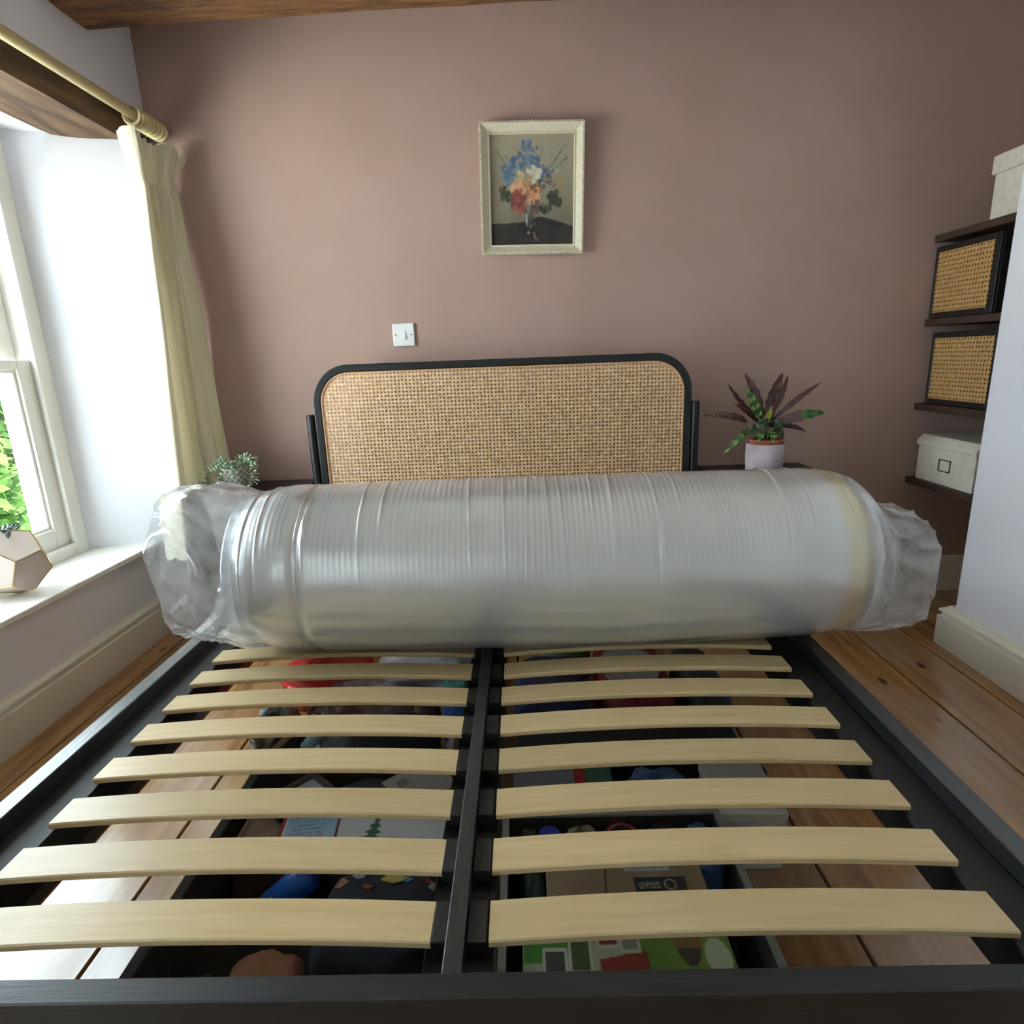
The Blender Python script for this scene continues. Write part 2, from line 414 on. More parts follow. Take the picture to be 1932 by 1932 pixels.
mb = MB().prism([(YW - p[0], p[1]) for p in skirt_profile(.166, .022)], 'x', XL + .022, 2.12)
struct(obj('baseboard_back', mb, M['gloss'], recalc=True))

# ---------------------------------------------------------------- window
XF = -1.828
ZH = 1.985
def make_window(idx, ya, yb, sill0, sill1):
    win = struct(bpy.data.objects.new('window_%d' % idx, None)); COL.objects.link(win); win.location = (-1.86, (ya + yb) / 2, .41)
    mb = MB()
    for y0, y1 in ((ya, ya + .078), (yb - .078, yb)): mb.box(-1.93, XF, y0, y1, .41, ZH)
    mb.box(-1.93, XF - .0005, ya + .078, yb - .078, 1.915, ZH)
    mb.box(-1.93, XF - .0005, ya + .078, yb - .078, .41, .452)
    obj('window_frame', mb, M['frame'], win, bevel=.004)
    mb = MB()       # staff bead
    for y in (ya + .07, yb - .085): mb.box(XF - .004, XF + .012, y, y + .015, .462, 1.912)
    mb.box(XF - .004, XF + .012, ya + .07, yb - .07, .445, .462)
    mb.box(XF - .004, XF + .012, ya + .07, yb - .07, 1.912, 1.925)
    obj('staff_bead', mb, M['frame'], win, bevel=.003)
    def sash(name, xa, xb, z0, z1, zb, zt):
        y0, y1 = ya + .0785, yb - .0785
        s_ = MB(); st = .068
        s_.box(xa, xb, y0, y0 + st, z0, z1); s_.box(xa, xb, y1 - st, y1, z0, z1)
        s_.box(xa, xb - .0004, y0 + st, y1 - st, z0, z0 + zb); s_.box(xa, xb - .0004, y0 + st, y1 - st, z1 - zt, z1)
        o = obj(name, s_, M['frame'], win, bevel=.004)
        g = MB()      # glazing moulding
        for (a, b2, c, d) in ((y0 + st, y0 + st + .012, z0 + zb + .012, z1 - zt - .012), (y1 - st - .012, y1 - st, z0 + zb + .012, z1 - zt - .012), (y0 + st, y1 - st, z0 + zb, z0 + zb + .012), (y0 + st, y1 - st, z1 - zt - .012, z1 - zt)):
            g.box(xa + .008, xb - .012, a, b2, c, d)
        obj('glazing_bead', g, M['frame'], o, bevel=.003)
        xm = (xa + xb) / 2
        obj('pane', B(xm - .002, xm + .002, y0 + st, y1 - st, z0 + zb, z1 - zt), M['glass'], o)
    sash('lower_sash', -1.875, -1.842, .452, 1.18, .085, .035)
    sash('upper_sash', -1.925, -1.892, 1.145, 1.915, .035, .06)
    obj('window_sill', MB().box(-1.86, -1.575, sill0, sill1, .39, .411), M['frame'], win, bevel=.004)
    # whitewashed outer reveal and stone sill
    t = MB().prism([(-1.935, yb - .115), (-2.04, yb - .02), (-2.04, yb + .05), (-1.935, yb + .05)], 'z', .30, 2.1)
    t.prism([(-1.935, ya + .115), (-2.04, ya + .02), (-2.04, ya - .05), (-1.935, ya - .05)], 'z', .30, 2.1)
    t.box(-2.10, -1.935, ya + .02, yb - .02, .30, .44).box(-2.04, -1.935, ya + .02, yb - .02, 1.93, 2.1)
    struct(obj('trim_%d' % (idx + 1), t, M['stone'], recalc=True))
make_window(1, Y_WIN0, Y_WIN1, .95, 2.482)
make_window(2, FILL_WIN0, FILL_WIN1, -1.22, -.26)  # invented window behind the camera, brightens the room

# timber lintel over the window
def rough_beam(name, x0, x1, y0, y1, z0, z1, axis, amp, seed, material, n=60):
    """hewn beam: grid of cross sections with wavering edges"""
    mb = MB(); per = []
    k = 6
    ring = [(i / k, 0) for i in range(k)] + [(1, i / k) for i in range(k)] + [(1 - i / k, 1) for i in range(k)] + [(0, 1 - i / k) for i in range(k)]
    def fn(u, v):
        a, b_ = ring[int(round(v * len(ring))) % len(ring)]
        ca, cb = a - .5, b_ - .5
        q = 1 - .03 * (abs(ca * cb) * 4) ** 3
        ca *= q; cb *= q
        if axis == 'x':
            p = Vector((lerp(x0, x1, u), lerp(y0, y1, ca + .5), lerp(z0, z1, cb + .5)))
        else:
            p = Vector((lerp(x0, x1, ca + .5), lerp(y0, y1, u), lerp(z0, z1, cb + .5)))
        s_ = (p.x * 3, p.y * 12, p.z * 12) if axis == 'x' else (p.x * 12, p.y * 3, p.z * 12)
        s2 = (p.x * 1.1 + seed, seed, seed) if axis == 'x' else (seed, p.y * 1.1 + seed, seed)
        d = noise.noise_vector(Vector(s_) + Vector((seed, 0, 0))) * amp * .5 + noise.noise_vector(Vector(s2)) * amp
        if axis == 'x': d.x = 0
        else: d.y = 0
        return p + d
    mb.grid(fn, n, len(ring), wrapv=True)
    L = len(ring); e = n * L
    mb.f.append(tuple(range(L))); mb.f.append(tuple(range(e, e + L)))
    return obj(name, mb, material, None, recalc=True, origin=((x0 + x1) / 2, (y0 + y1) / 2, (z0 + z1) / 2))
tag(rough_beam('timber_lintel', -1.689, -1.452, .62, 2.688, 1.968, 2.064, 'y', .006, 3.1, M['lintel']), 'dark rough timber lintel set in the white wall above the window', 'beam')
bm_ = rough_beam('ceiling_beam', -1.453, 1.595, 2.16, 2.42, 2.285, 2.515, 'x', .012, 8.3, M['oak'], n=90)
bm_.rotation_euler = (0, -.012, 0)
tag(bm_, 'old orange brown oak beam running under the ceiling before the mauve wall', 'beam')

# ================================================================= OUTSIDE
struct(obj('ground', B(-30, -2.2, -20, 30, -3.1, -3), mat('pale_gravel_yard', '#b0b0ae', '#bdbdbb', rough=.95, scale=3)))
def leaf_mat(name, a, b_, tr=.5):
    N = NT(name); oi = N.n('ShaderNodeTexCoord'); nz = N.n('ShaderNodeTexNoise'); nz.inputs['Scale'].default_value = 4; N.l(oi.outputs['Object'], nz.inputs['Vector'])
    cr = N.n('ShaderNodeValToRGB'); cr.color_ramp.elements[0].position = .35; cr.color_ramp.elements[1].position = .65
    cr.color_ramp.elements[0].color = (*hexc(a), 1); cr.color_ramp.elements[1].color = (*hexc(b_), 1); N.l(nz.outputs['Fac'], cr.inputs[0])
    d = N.n('ShaderNodeBsdfDiffuse'); t = N.n('ShaderNodeBsdfTranslucent'); mx = N.n('ShaderNodeMixShader'); mx.inputs[0].default_value = tr
    N.l(cr.outputs[0], d.inputs[0]); N.l(cr.outputs[0], t.inputs[0]); N.l(d.outputs[0], mx.inputs[1]); N.l(t.outputs[0], mx.inputs[2]); N.l(mx.outputs[0], N.out.inputs[0])
    return N.m
def tree(name, label, c, size, nleaf, seed, ls, m_):
    rnd = random.Random(seed)
    root = thing(name, label, 'tree', (c[0], c[1], -3))
    tr = MB().tube([(c[0], c[1], -3), (c[0] + .05, c[1], -1.5), (c[0], c[1] + .05, c[2])], [.12, .1, .05])
    for i in range(14):
        a = rnd.uniform(0, 2 * PI); z = rnd.uniform(-1.4, c[2] + .2); q = rnd.uniform(.5, .9)
        tr.tube([(c[0], c[1], z), (c[0] + .5 * q * size[0] * math.cos(a), c[1] + .5 * q * size[1] * math.sin(a), z + .25), (c[0] + q * size[0] * math.cos(a), c[1] + q * size[1] * math.sin(a), z + .6)], [.04, .025, .01], seg=6)
    obj('trunk', tr, mat(name + '_bark', '#5c4a38', '#7a6550', rough=.95, scale=9), root, smooth=True)
    lv = MB()
    clumps = []
    for i in range(150):
        d = Vector((rnd.gauss(0, 1), rnd.gauss(0, 1), rnd.gauss(0, 1))).normalized() * rnd.uniform(.55, 1) ** .5
        clumps.append(Vector((c[0] + d.x * size[0], c[1] + d.y * size[1], c[2] + d.z * size[2])))
    for i in range(nleaf):
        p = rnd.choice(clumps) + Vector((rnd.gauss(0, .16), rnd.gauss(0, .16), rnd.gauss(0, .13)))
        a = Vector((rnd.uniform(-1, 1), rnd.uniform(-1, 1), rnd.uniform(-.8, .3))).normalized()
        b_ = a.cross(Vector((rnd.uniform(-1, 1), rnd.uniform(-1, 1), rnd.uniform(-1, 1)))).normalized()
        s_ = ls * rnd.uniform(.7, 1.3); k = len(lv.v)
        lv.v += [tuple(p - a * s_), tuple(p + b_ * s_ * .55), tuple(p + a * s_), tuple(p - b_ * s_ * .55)]
        lv.f.append((k, k + 1, k + 2, k + 3))
    o = obj('foliage', lv, m_, root); o['kind'] = 'stuff'
M['leaf_out'] = leaf_mat('garden_leaf', '#2f4c22', '#5f7f40')
tree('garden_tree', 'bright green leafy tree outside the sash window', (-4.6, 5.4, .0), (1.2, 1.5, 1.35), 12000, 5, .07, M['leaf_out'])
tree('garden_tree', 'tall dense green tree further out in the garden', (-8.0, 8.6, .2), (2.4, 2.6, 2.2), 9000, 9, .12, leaf_mat('garden_leaf_b', '#35502a', '#67864a'))

# ================================================================= BED
BX0, BX1 = -.915, .710
YF0, YF1 = .532, .5625
ZT = .416
bed = thing('bed', 'black wooden double bed frame with sprung birch slats and cane headboard', 'bed', (-.1025, 1.5, 0))
obj('side_rail', B(BX0, BX0 + .036, YF0 + .001, 2.50, .215, ZT), M['rail_y'], bed, bevel=.002, seg=1)
obj('side_rail', B(BX1 - .036, BX1, YF0 + .001, 2.50, .215, ZT), M['rail_y'], bed, bevel=.002, seg=1)
obj('foot_rail', B(BX0 + .0365, BX1 - .0365, YF0, YF1, .215, ZT), M['rail_x'], bed, bevel=.002, seg=1)
obj('head_rail', B(BX0 + .0365, BX1 - .0365, 2.46, 2.495, .215, ZT), M['rail_x'], bed, bevel=.002, seg=1)
obj('slat_ledge', B(BX0 + .036, -.803, YF1, 2.46, .318, .383), M['holder'], bed, bevel=.002, seg=1)
obj('slat_ledge', B(.598, BX1 - .036, YF1, 2.46, .318, .383), M['holder'], bed, bevel=.002, seg=1)
obj('centre_beam', B(-.1185, -.0945, YF1, 2.46, .30, .409), M['rail_y'], bed, bevel=.0015, seg=1)
obj('centre_beam_flange', B(-.150, -.059, YF1, 2.46, .318, .372), M['black'], bed, bevel=.002, seg=1)
for x, y in ((-.862, .60), (.655, .60), (-.107, .75), (-.107, 2.2)):
    s_ = .028
    obj('leg', MB().prism([(x - s_, y - s_), (x + s_, y - s_), (x + s_, y + s_), (x - s_, y + s_)], 'z', 0.001, .316), M['black'], bed, bevel=.003)
# sprung slats: shared meshes
def slat_mesh(L, bow=.012, wd=.0625, th=.0115):
    mb = MB(); nx = 24
    def fn(u, v):
        x = lerp(-L / 2, L / 2, u); z = bow * (1 - (2 * u - 1) ** 2)
        prof = [(-wd / 2 + .002, 0), (wd / 2 - .002, 0), (wd / 2, -.002), (wd / 2, -th + .002), (wd / 2 - .002, -th), (-wd / 2 + .002, -th), (-wd / 2, -th + .002), (-wd / 2, -.002)]
        y, dz = prof[int(round(v * 8)) % 8]
        return (x, y, z + dz)
    mb.grid(fn, nx, 8, wrapv=True)
    mb.f.append(tuple(range(8))); mb.f.append(tuple(range(nx * 8, nx * 8 + 8)))
    return mb
s0 = obj('slat', slat_mesh(.671), M['slat'], bed, world=False, recalc=True)
h0 = obj('slat_holder', B(-.0105, .0105, -.031, .031, -.022, .0005), M['holder'], bed, world=False, bevel=.0015, seg=1)
h1 = obj('slat_holder', B(-.013, .013, -.031, .031, -.022, .0005), M['holder'], bed, world=False, bevel=.0015, seg=1)
bl = Vector(bed.location)
first = True
for k in range(17):
    y = .647 + .1115 * k
    for sx, cx in ((-1, -.4745), (1, .2725)):
        jit = random.uniform(-.002, .002)
        p = Vector((cx + jit, y, .3975)) - bl
        if first: s0.location = p; sl_ = s0
        else: sl_ = link_copy(s0, bed, p)
        hp = Vector((-.1287 if sx < 0 else -.0805, y, .3975)) - bl
        if first: h0.location = hp
        elif sx > 0 and k == 0: h1.location = hp
        else: link_copy(h0 if sx < 0 else h1, bed, hp)
        first = False

# headboard
HY0, HY1 = 2.52, 2.548
def rrect(x0, x1, z0, z1, r, n=14):
    pts = [(x0, z0)]
    for i in range(n + 1):
        t = PI - PI / 2 * i / n; pts.append((x0 + r + r * math.cos(t), z1 - r + r * math.sin(t)))
    for i in range(n + 1):
        t = PI / 2 - PI / 2 * i / n; pts.append((x1 - r + r * math.cos(t), z1 - r + r * math.sin(t)))
    pts.append((x1, z0)); return pts
def band(outer, inner, ya, yb):
    """open band between two outlines of equal length, with thickness"""
    mb = MB(); n = len(outer)
    for pts in (outer, inner):
        for y in (ya, yb): mb.v += [(p[0], y, p[1]) for p in pts]
    oa, ob, ia, ib = 0, n, 2 * n, 3 * n
    for i in range(n - 1):
        mb.f += [(oa + i, oa + i + 1, ia + i + 1, ia + i), (ob + i + 1, ob + i, ib + i, ib + i + 1), (oa + i + 1, oa + i, ob + i, ob + i + 1), (ia + i, ia + i + 1, ib + i + 1, ib + i)]
    mb.f += [(oa, ia, ib, ob), (oa + n - 1, ob + n - 1, ib + n - 1, ia + n - 1)]
    return mb
hx0, hx1, hz1 = -.858, .696, 1.120
hb = obj('headboard', band(rrect(hx0, hx1, .30, hz1, .155), rrect(hx0 + .031, hx1 - .031, .30, hz1 - .031, .125), HY0, HY1), M['black'], bed, bevel=.004, seg=2, smooth=False)
obj('cane_spline', band(rrect(hx0 + .0312, hx1 - .0312, .30, hz1 - .0312, .1248), rrect(hx0 + .036, hx1 - .036, .30, hz1 - .036, .120), HY0 + .003, HY0 + .012), M['canetrim'], hb)
def cane(name, x0, x1, z0, z1, r, pitch, hole, y, material, parent, axis='y', th=.0016):
    """woven cane sheet: square cells with an eight-sided hole, thin but solid"""
    nx = max(1, round((x1 - x0) / pitch)); nz_ = max(1, round((z1 - z0) / pitch)); px, pz = (x1 - x0) / nx, (z1 - z0) / nz_
    mb = MB(); V = mb.v; Fc = mb.f
    oct_ = [(math.cos(PI / 8 + PI / 4 * i), math.sin(PI / 8 + PI / 4 * i)) for i in range(8)]
    sq = [(1, .414), (.414, 1), (-.414, 1), (-1, .414), (-1, -.414), (-.414, -1), (.414, -1), (1, -.414)]
    cor = [(1, 1), (-1, 1), (-1, -1), (1, -1)]
    def P(a, b_, d):
        return (a, y + d, b_) if axis == 'y' else (y + d, a, b_)
    for i in range(nx):
        for j in range(nz_):
            cx, cz = x0 + (i + .5) * px, z0 + (j + .5) * pz
            if r:
                dx = max(x0 + r - cx, cx - (x1 - r), 0); dz = max(cz - (z1 - r), 0)
                if dx and dz and dx * dx + dz * dz > (r + pitch * .3) ** 2: continue
            jx, jz = random.uniform(-.06, .06) * pitch, random.uniform(-.06, .06) * pitch
            h = hole * random.uniform(.9, 1.08)
            k = len(V)
            V.extend(P(cx + jx + h * o[0], cz + jz + h * o[1], 0) for o in oct_)
            V.extend(P(cx + s_[0] * px / 2, cz + s_[1] * pz / 2, random.uniform(-.0006, .0004)) for s_ in sq)
            V.extend(P(cx + c_[0] * px / 2, cz + c_[1] * pz / 2, 0) for c_ in cor)
            V.extend(P(cx + jx + h * o[0], cz + jz + h * o[1], th) for o in oct_)
            for q in range(8):
                q2 = (q + 1) % 8
                Fc.append((k + q, k + q2, k + 8 + q2, k + 8 + q))
                Fc.append((k + q, k + 20 + q, k + 20 + q2, k + q2))
            Fc.append((k + 8, k + 9, k + 16)); Fc.append((k + 10, k + 11, k + 17)); Fc.append((k + 12, k + 13, k + 18)); Fc.append((k + 14, k + 15, k + 19))
    return obj(name, mb, material, parent)
cane('cane_panel', hx0 + .033, hx1 - .033, .34, hz1 - .033, .124, .0152, .0047, HY0 + .009, M['cane'], hb)
for px_ in (-.880, .715):
    mb = MB().lathe([(.0175, .0), (.0175, .915), (.0155, .921)], (px_, 2.534, 0.001), seg=24)
    obj('headboard_post', mb, M['black'], bed, smooth=False)

# ================================================================= MATTRESS ROLL
roll = thing('rolled_mattress', 'rolled mattress wrapped in ribbed clear plastic lying across the bed slats', 'mattress', (.05, 1.46, .41))
def roll_film():
    N = NT('tight_wrap_over_mattress'); b = N.n('ShaderNodeBsdfPrincipled'); N.l(b.outputs[0], N.out.inputs[0])
    tc = N.n('ShaderNodeTexCoord'); mp = N.n('ShaderNodeMapping'); mp.inputs['Scale'].default_value = (2.2, .7, .7); N.l(tc.outputs['Object'], mp.inputs[0])
    nz = N.n('ShaderNodeTexNoise'); nz.inputs['Scale'].default_value = 3; nz.inputs['Detail'].default_value = 3; N.l(mp.outputs[0], nz.inputs['Vector'])
    cr = N.n('ShaderNodeValToRGB'); cr.color_ramp.elements[0].position = .3; cr.color_ramp.elements[1].position = .7
    cr.color_ramp.elements[0].color = (*hexc('#c9cbcb'), 1); cr.color_ramp.elements[1].color = (*hexc('#d6d8d6'), 1); N.l(nz.outputs['Fac'], cr.inputs[0])
    # the beige mattress border shows through the film at one end
    sx = N.n('ShaderNodeSeparateXYZ'); N.l(tc.outputs['Object'], sx.inputs[0])
    b1 = N.n('ShaderNodeMapRange'); b1.interpolation_type = 'SMOOTHSTEP'; b1.inputs['From Min'].default_value = .645; b1.inputs['From Max'].default_value = .675; N.l(sx.outputs[0], b1.inputs[0])
    b2 = N.n('ShaderNodeMapRange'); b2.interpolation_type = 'SMOOTHSTEP'; b2.inputs['From Min'].default_value = .735; b2.inputs['From Max'].default_value = .715; N.l(sx.outputs[0], b2.inputs[0])
    bm2 = N.n('ShaderNodeMath', operation='MULTIPLY'); N.l(b1.outputs[0], bm2.inputs[0]); N.l(b2.outputs[0], bm2.inputs[1])
    bmx = N.n('ShaderNodeMix', data_type='RGBA'); N.l(bm2.outputs[0], bmx.inputs[0]); N.l(cr.outputs[0], bmx.inputs[6]); bmx.inputs[7].default_value = (*hexc('#d0c8ac'), 1)
    N.l(bmx.outputs[2], b.inputs['Base Color'])
    b.inputs['Metallic'].default_value = .42; b.inputs['Roughness'].default_value = .30; b.inputs['Specular IOR Level'].default_value = .7
    b.inputs['Coat Weight'].default_value = 1; b.inputs['Coat Roughness'].default_value = .13; b.inputs['Coat IOR'].default_value = 1.5
    return N.m
M['rollfilm'] = roll_film()
RX0, RX1 = -.700, .800
creases = []
rc = random.Random(21)
for i, (u0, a0, h) in enumerate([(.03, 60, .004), (.055, 70, .003), (.118, 80, .006), (.128, 60, .005), (.213, 75, .003), (.245, 80, .0035), (.262, 120, .002), (.38, 70, .004), (.395, 130, .003), (.433, 75, .003), (.47, 60, .002), (.50, 80, .0025), (.52, 70, .002), (.57, 90, .003), (.60, 80, .0035), (.665, 60, .0025), (.70, 80, .002), (.86, 95, .0045), (.872, 120, .003), (.90, 85, .002), (.955, 80, .003), (.975, 100, .004)]):
    creases.append((u0, math.radians(a0), h, rc.uniform(.0014, .0026), rc.uniform(-.012, .012), rc.uniform(45, 80)))
def roll_fn(u, v):
    x = lerp(RX0, RX1, u); a = 2 * PI * v           # a=0 points to the camera side (-Y), 90deg is up
    r = .2075 + .004 * math.sin(PI * min(1, u * 1.2)) - .012 * (1 - sstep(0, .12, u)) - .010 * (1 - sstep(0, .05, u)) + .004 * sstep(.12, .6, u)
    r -= .016 * sstep(.90, 1, u) ** 1.5 + .012 * sstep(.965, 1, u)
    r += -.006 * math.exp(-((u - .118) / .008) ** 2) + .004 * math.exp(-((u - .08) / .03) ** 2)
    deg = math.degrees(a)
    up_ = .06 + .94 * sstep(-5, 55, deg if deg < 200 else deg - 360)
    fade = (1 - .75 * sstep(.62, .9, u)) * (.45 + .55 * sstep(.08, .3, u))
    wob = fbm((x * 6, a * .6, 1.7), 3) * .9
    r += .00075 * up_ * fade * math.sin(x * 2 * PI / .0128 + wob * 2.2) * (.6 + .4 * noise.noise(Vector((x * 9, a * 1.5, 4))))
    r += .0035 * fbm((x * 2.2, math.cos(a) * 1.2, math.sin(a) * 1.2), 3)
    for u0, a0, h, wd, drift, span in creases:
        d = (u - u0 - drift * math.sin((a - a0) * .8) * .6) * 1.5 
        da = (deg - math.degrees(a0) + 180) % 360 - 180
        if abs(d) < .02 and abs(da) < span:
            r += h * 1.25 * math.exp(-(d / wd) ** 2) * math.cos(da / span * PI / 2)
    # flattened where it rests on the slats
    yc = 1.462 + .03 * (2 * u - 1) ** 2 * .6
    z = .412 + .2075 + math.sin(a) * r
    z = max(z, .4145 + .002 * noise.noise(Vector((x * 20, a * 5, 0))))
    return (x, yc - math.cos(a) * r, z)
mb = MB(); mb.grid(roll_fn, 620, 144, wrapv=True)
def roll_cap(u, sgn):
    k = len(mb.v); base = 0 if sgn < 0 else 620 * 144
    ctr = Vector((lerp(RX0, RX1, u), 1.47, .615)); prev = [base + j for j in range(144)]
    for q, (f_, dx) in enumerate(((.96, .006), (.8, .010), (.5, .004), (.15, -.01))):
        cur = []
        for j in range(144):
            p = Vector(mb.v[base + j]); p = ctr + (p - ctr) * f_; p.x += sgn * dx; cur.append(len(mb.v)); mb.v.append(tuple(p))
        for j in range(144): mb.f.append((prev[j], prev[(j + 1) % 144], cur[(j + 1) % 144], cur[j]))
        prev = cur
    mb.f.append(tuple(prev))
roll_cap(0, -1); roll_cap(1, 1)
obj('mattress_core', mb, M['rollfilm'], roll, smooth=True, recalc=True)
# loose bag ends
M['bag_clear'] = film_mat('clear_polythene', .8, .30, (.92, .94, .97), rough=.14, gloss=.22)
M['bag_milky'] = film_mat('milky_polythene', .6, .46, (.95, .95, .94), rough=.22, gloss=.16)
def bag_end(name, x_in, x_out, r_in, sect, seed, material, lab):
    """loose film: round at the roll, squashed and crumpled at the mouth"""
    def fn(u, v):
        a = 2 * PI * v; c, s_ = math.cos(a), math.sin(a)
        p0 = Vector((0, 1.466 - c * r_in * 1.01, .6195 + s_ * r_in * 1.01))
        e = .66
        sc = math.copysign(abs(c) ** e, c); ss = math.copysign(abs(s_) ** e, s_)
        y0, y1, z0, z1 = sect
        p1 = Vector((0, lerp(y1, y0, (sc + 1) / 2), lerp(z0, z1, (ss + 1) / 2)))
        t = sstep(0, .55, u); p = p0.lerp(p1, t)
        bulge = math.sin(PI * min(1, u * 1.15)) * .012
        cc = Vector((0, 1.46, .63)); d = (p - cc); d.x = 0
        p += d.normalized() * bulge
        p.x = lerp(x_in, x_out, u) + (x_out - x_in) * .09 * u * noise.noise(Vector((c * 1.7 + seed, s_ * 1.7, 0)))
        # slack sag
        amp = .003 + .016 * sstep(0, .5, u)
        q = Vector((p.x * 6, p.y * 6, p.z * 4)) + Vector((seed, seed, 0))
        nv = noise.noise_vector(q) * amp
        ridg = (1 - abs(noise.noise(Vector((p.x * 6 + seed, a * 2.6, u * 1.5)))) * 2) ** 3 * amp * .55
        ridg2 = (1 - abs(noise.noise(Vector((p.x * 16, a * 6 + p.x * 18, seed)))) * 2) ** 3 * amp * .10
        p += nv + d.normalized() * (ridg + ridg2 - amp * .4)
        p.z = max(p.z, lab)
        return p
    mb = MB(); mb.grid(fn, 70, 170, wrapv=True)
    return obj(name, mb, material, roll, smooth=True, recalc=True)
bag_end('plastic_bag_end', RX0 + .035, -.865, .197, (1.30, 1.62, .462, .838), 3.7, M['bag_clear'], .425)
bag_end('plastic_bag_end', RX1 - .03, .945, .195, (1.33, 1.66, .425, .725), 11.2, M['bag_milky'], .420)

# ================================================================= CURTAIN AND ROD
RODX, RODZ = -1.372, 2.026
rod = thing('curtain_rod', 'cream painted wooden curtain rod fixed across the window top', 'curtain rod', (RODX, 1.7, RODZ))
obj('pole', MB().tube([(RODX, .80, RODZ), (RODX, 2.668, RODZ)], .018, seg=20), M['rod'], rod, smooth=True)
for y in (.92, 2.655):
    mb = MB().tube([(-1.452, y, RODZ), (RODX - .006, y, RODZ)], .012, seg=14)
    obj('bracket', mb, M['rod'], rod, smooth=True)
cur = thing('curtain', 'cream pencil pleat curtain drawn back beside the window', 'curtain', (RODX, 2.5, .42))
ringm = obj('curtain_ring', MB().torus((0, 0, 0), .0300, .0058, 'y'), M['rod'], cur, world=False, smooth=True)
for i, y in enumerate((2.455, 2.478, 2.500, 2.521, 2.545, 2.570, 2.596, 2.624)):
    p = Vector((RODX, y, RODZ - .006)) - Vector(cur.location)
    if i == 0: ringm.location = p
    else: link_copy(ringm, cur, p, (0, 0, random.uniform(-.15, .15)))
def curtain_fn(u, v):
    # u across the folds (0 = window side), v from the bottom (0) to the top (1)
    zb = lerp(.405, .636, sstep(.10, .26, u))       # the part over the bedside table stops at its top
    v = v ** .9
    z = lerp(zb, 1.958, v)
    pinch = 1.845
    q = max(0, min(1, (z - .405) / (pinch - .405)))
    ya = lerp(2.215, 2.412, q)
    yb = 2.655
    top = sstep(pinch, 1.958, z)
    ya -= .028 * top
    nf = 5.4; U0 = .14
    warp = lambda t: t + .05 * math.sin(t * 11 + 1) + .03 * math.sin(t * 23)
    uu = warp(u) - warp(U0)
    ph = uu * nf * 2 * PI + PI / 2 + (u - U0) * (.9 * math.sin(z * 1.9) + 1.6 * (1 - q) * math.sin(u * 7 + .6))
    amp = lerp(.046, .030, sstep(.4, pinch, z))
    head = sstep(pinch - .07, pinch, z)
    fold = math.sin(ph) + .35 * math.sin(2 * ph + 1.3) + .12 * math.sin(5 * ph)
    pleat = (abs(((u * 11 + .3) % 1) - .5) * 4 - 1)
    x = RODX - .008 + amp * fold * (1 - .6 * head) + .017 * head * pleat * (.45 + .55 * top)
    x += .085 * (1 - q) * u ** 1.5 + .012 * u + .055 * u * u * top
    y = lerp(ya, yb, u) + .014 * math.cos(ph) * (1 - head)
    # the leading edge turns towards the window
    t = min(1, u / U0); k = 1 - sstep(.7, 1, t)
    wl_ = lerp(.115, .035, q)
    xe = -1.432 + wl_ * t; ye = ya * 1.432 / 1.40 - .012 * t
    x = lerp(x, xe, k); y = lerp(y, ye, k)
    z2 = z + (.020 * math.sin(u * 9 + .5) - .03 * sstep(.8, .95, u)) * top * .9 - (.012 * abs(math.sin(ph)) if v < .02 else 0)
    n_ = noise.noise_vector(Vector((x * 5, u * 14, z * 2.2))) * .006
    return (x + n_.x, min(y + n_.y, 2.676), max(z2, .634) if y > 2.325 else z2)
mb = MB(); mb.grid(curtain_fn, 340, 110)
o = obj('cloth', mb, M['curtain'], cur, smooth=True)

# ================================================================= PICTURE, SWITCH
pic = thing('framed_painting', 'small flower painting in a cream carved frame on the mauve wall', 'picture', (.0705, YW, 1.77))
pic.rotation_euler = (.03, .022, 0)     # hangs a touch crooked and leans off the wall
PW, PH = .204, .238      # half sizes
def pic_ring(prof):
    """mitred frame: profile (inset, depth)"""
    mb = MB(); n = len(prof)
    for sx, sz in ((-1, -1), (1, -1), (1, 1), (-1, 1)):
        for ins, d in prof: mb.v.append((sx * (PW - ins), -d, sz * (PH - ins)))
    for i in range(4):
        for j in range(n - 1):
            a, b_ = i * n, ((i + 1) % 4) * n
            mb.f.append((a + j, b_ + j, b_ + j + 1, a + j + 1))
    return mb
fr = obj('picture_frame', pic_ring([(0, .012), (0, .034), (.004, .038), (.008, .036), (.03, .018), (.032, .020), (.036, .020), (.038, .014), (.038, .008)]), M['picframe'], pic, world=False, recalc=True)
mb = MB()
for i in range(46):
    t = -1 + 2 * (i + .5) / 46
    for s_ in (-1, 1):
        mb.box(t * PW - .0028, t * PW + .0028, -.0395, -.034, s_ * PH - .003, s_ * PH + .003)
for i in range(54):
    t = -1 + 2 * (i + .5) / 54
    for s_ in (-1, 1):
        mb.box(s_ * PW - .003, s_ * PW + .003, -.0395, -.034, t * PH - .0028, t * PH + .0028)
obj('carved_edge', mb, M['picframe'], fr, world=False, bevel=.001, seg=1)
# canvas with brush strokes (flat paint)
CW, CH = PW - .036, PH - .036
NXc, NZc = 130, 158
prng = random.Random(4)
strokes = []
def flower(cx, cz, r, cols, n, el=1):
    for i in range(n):
        a = prng.uniform(0, 2 * PI); q = r * prng.uniform(.0, 1) ** .6
        strokes.append((cx + q * math.cos(a), cz + q * math.sin(a) * el, r * prng.uniform(.28, .55), r * prng.uniform(.2, .42), prng.uniform(0, PI), hexc(prng.choice(cols))))
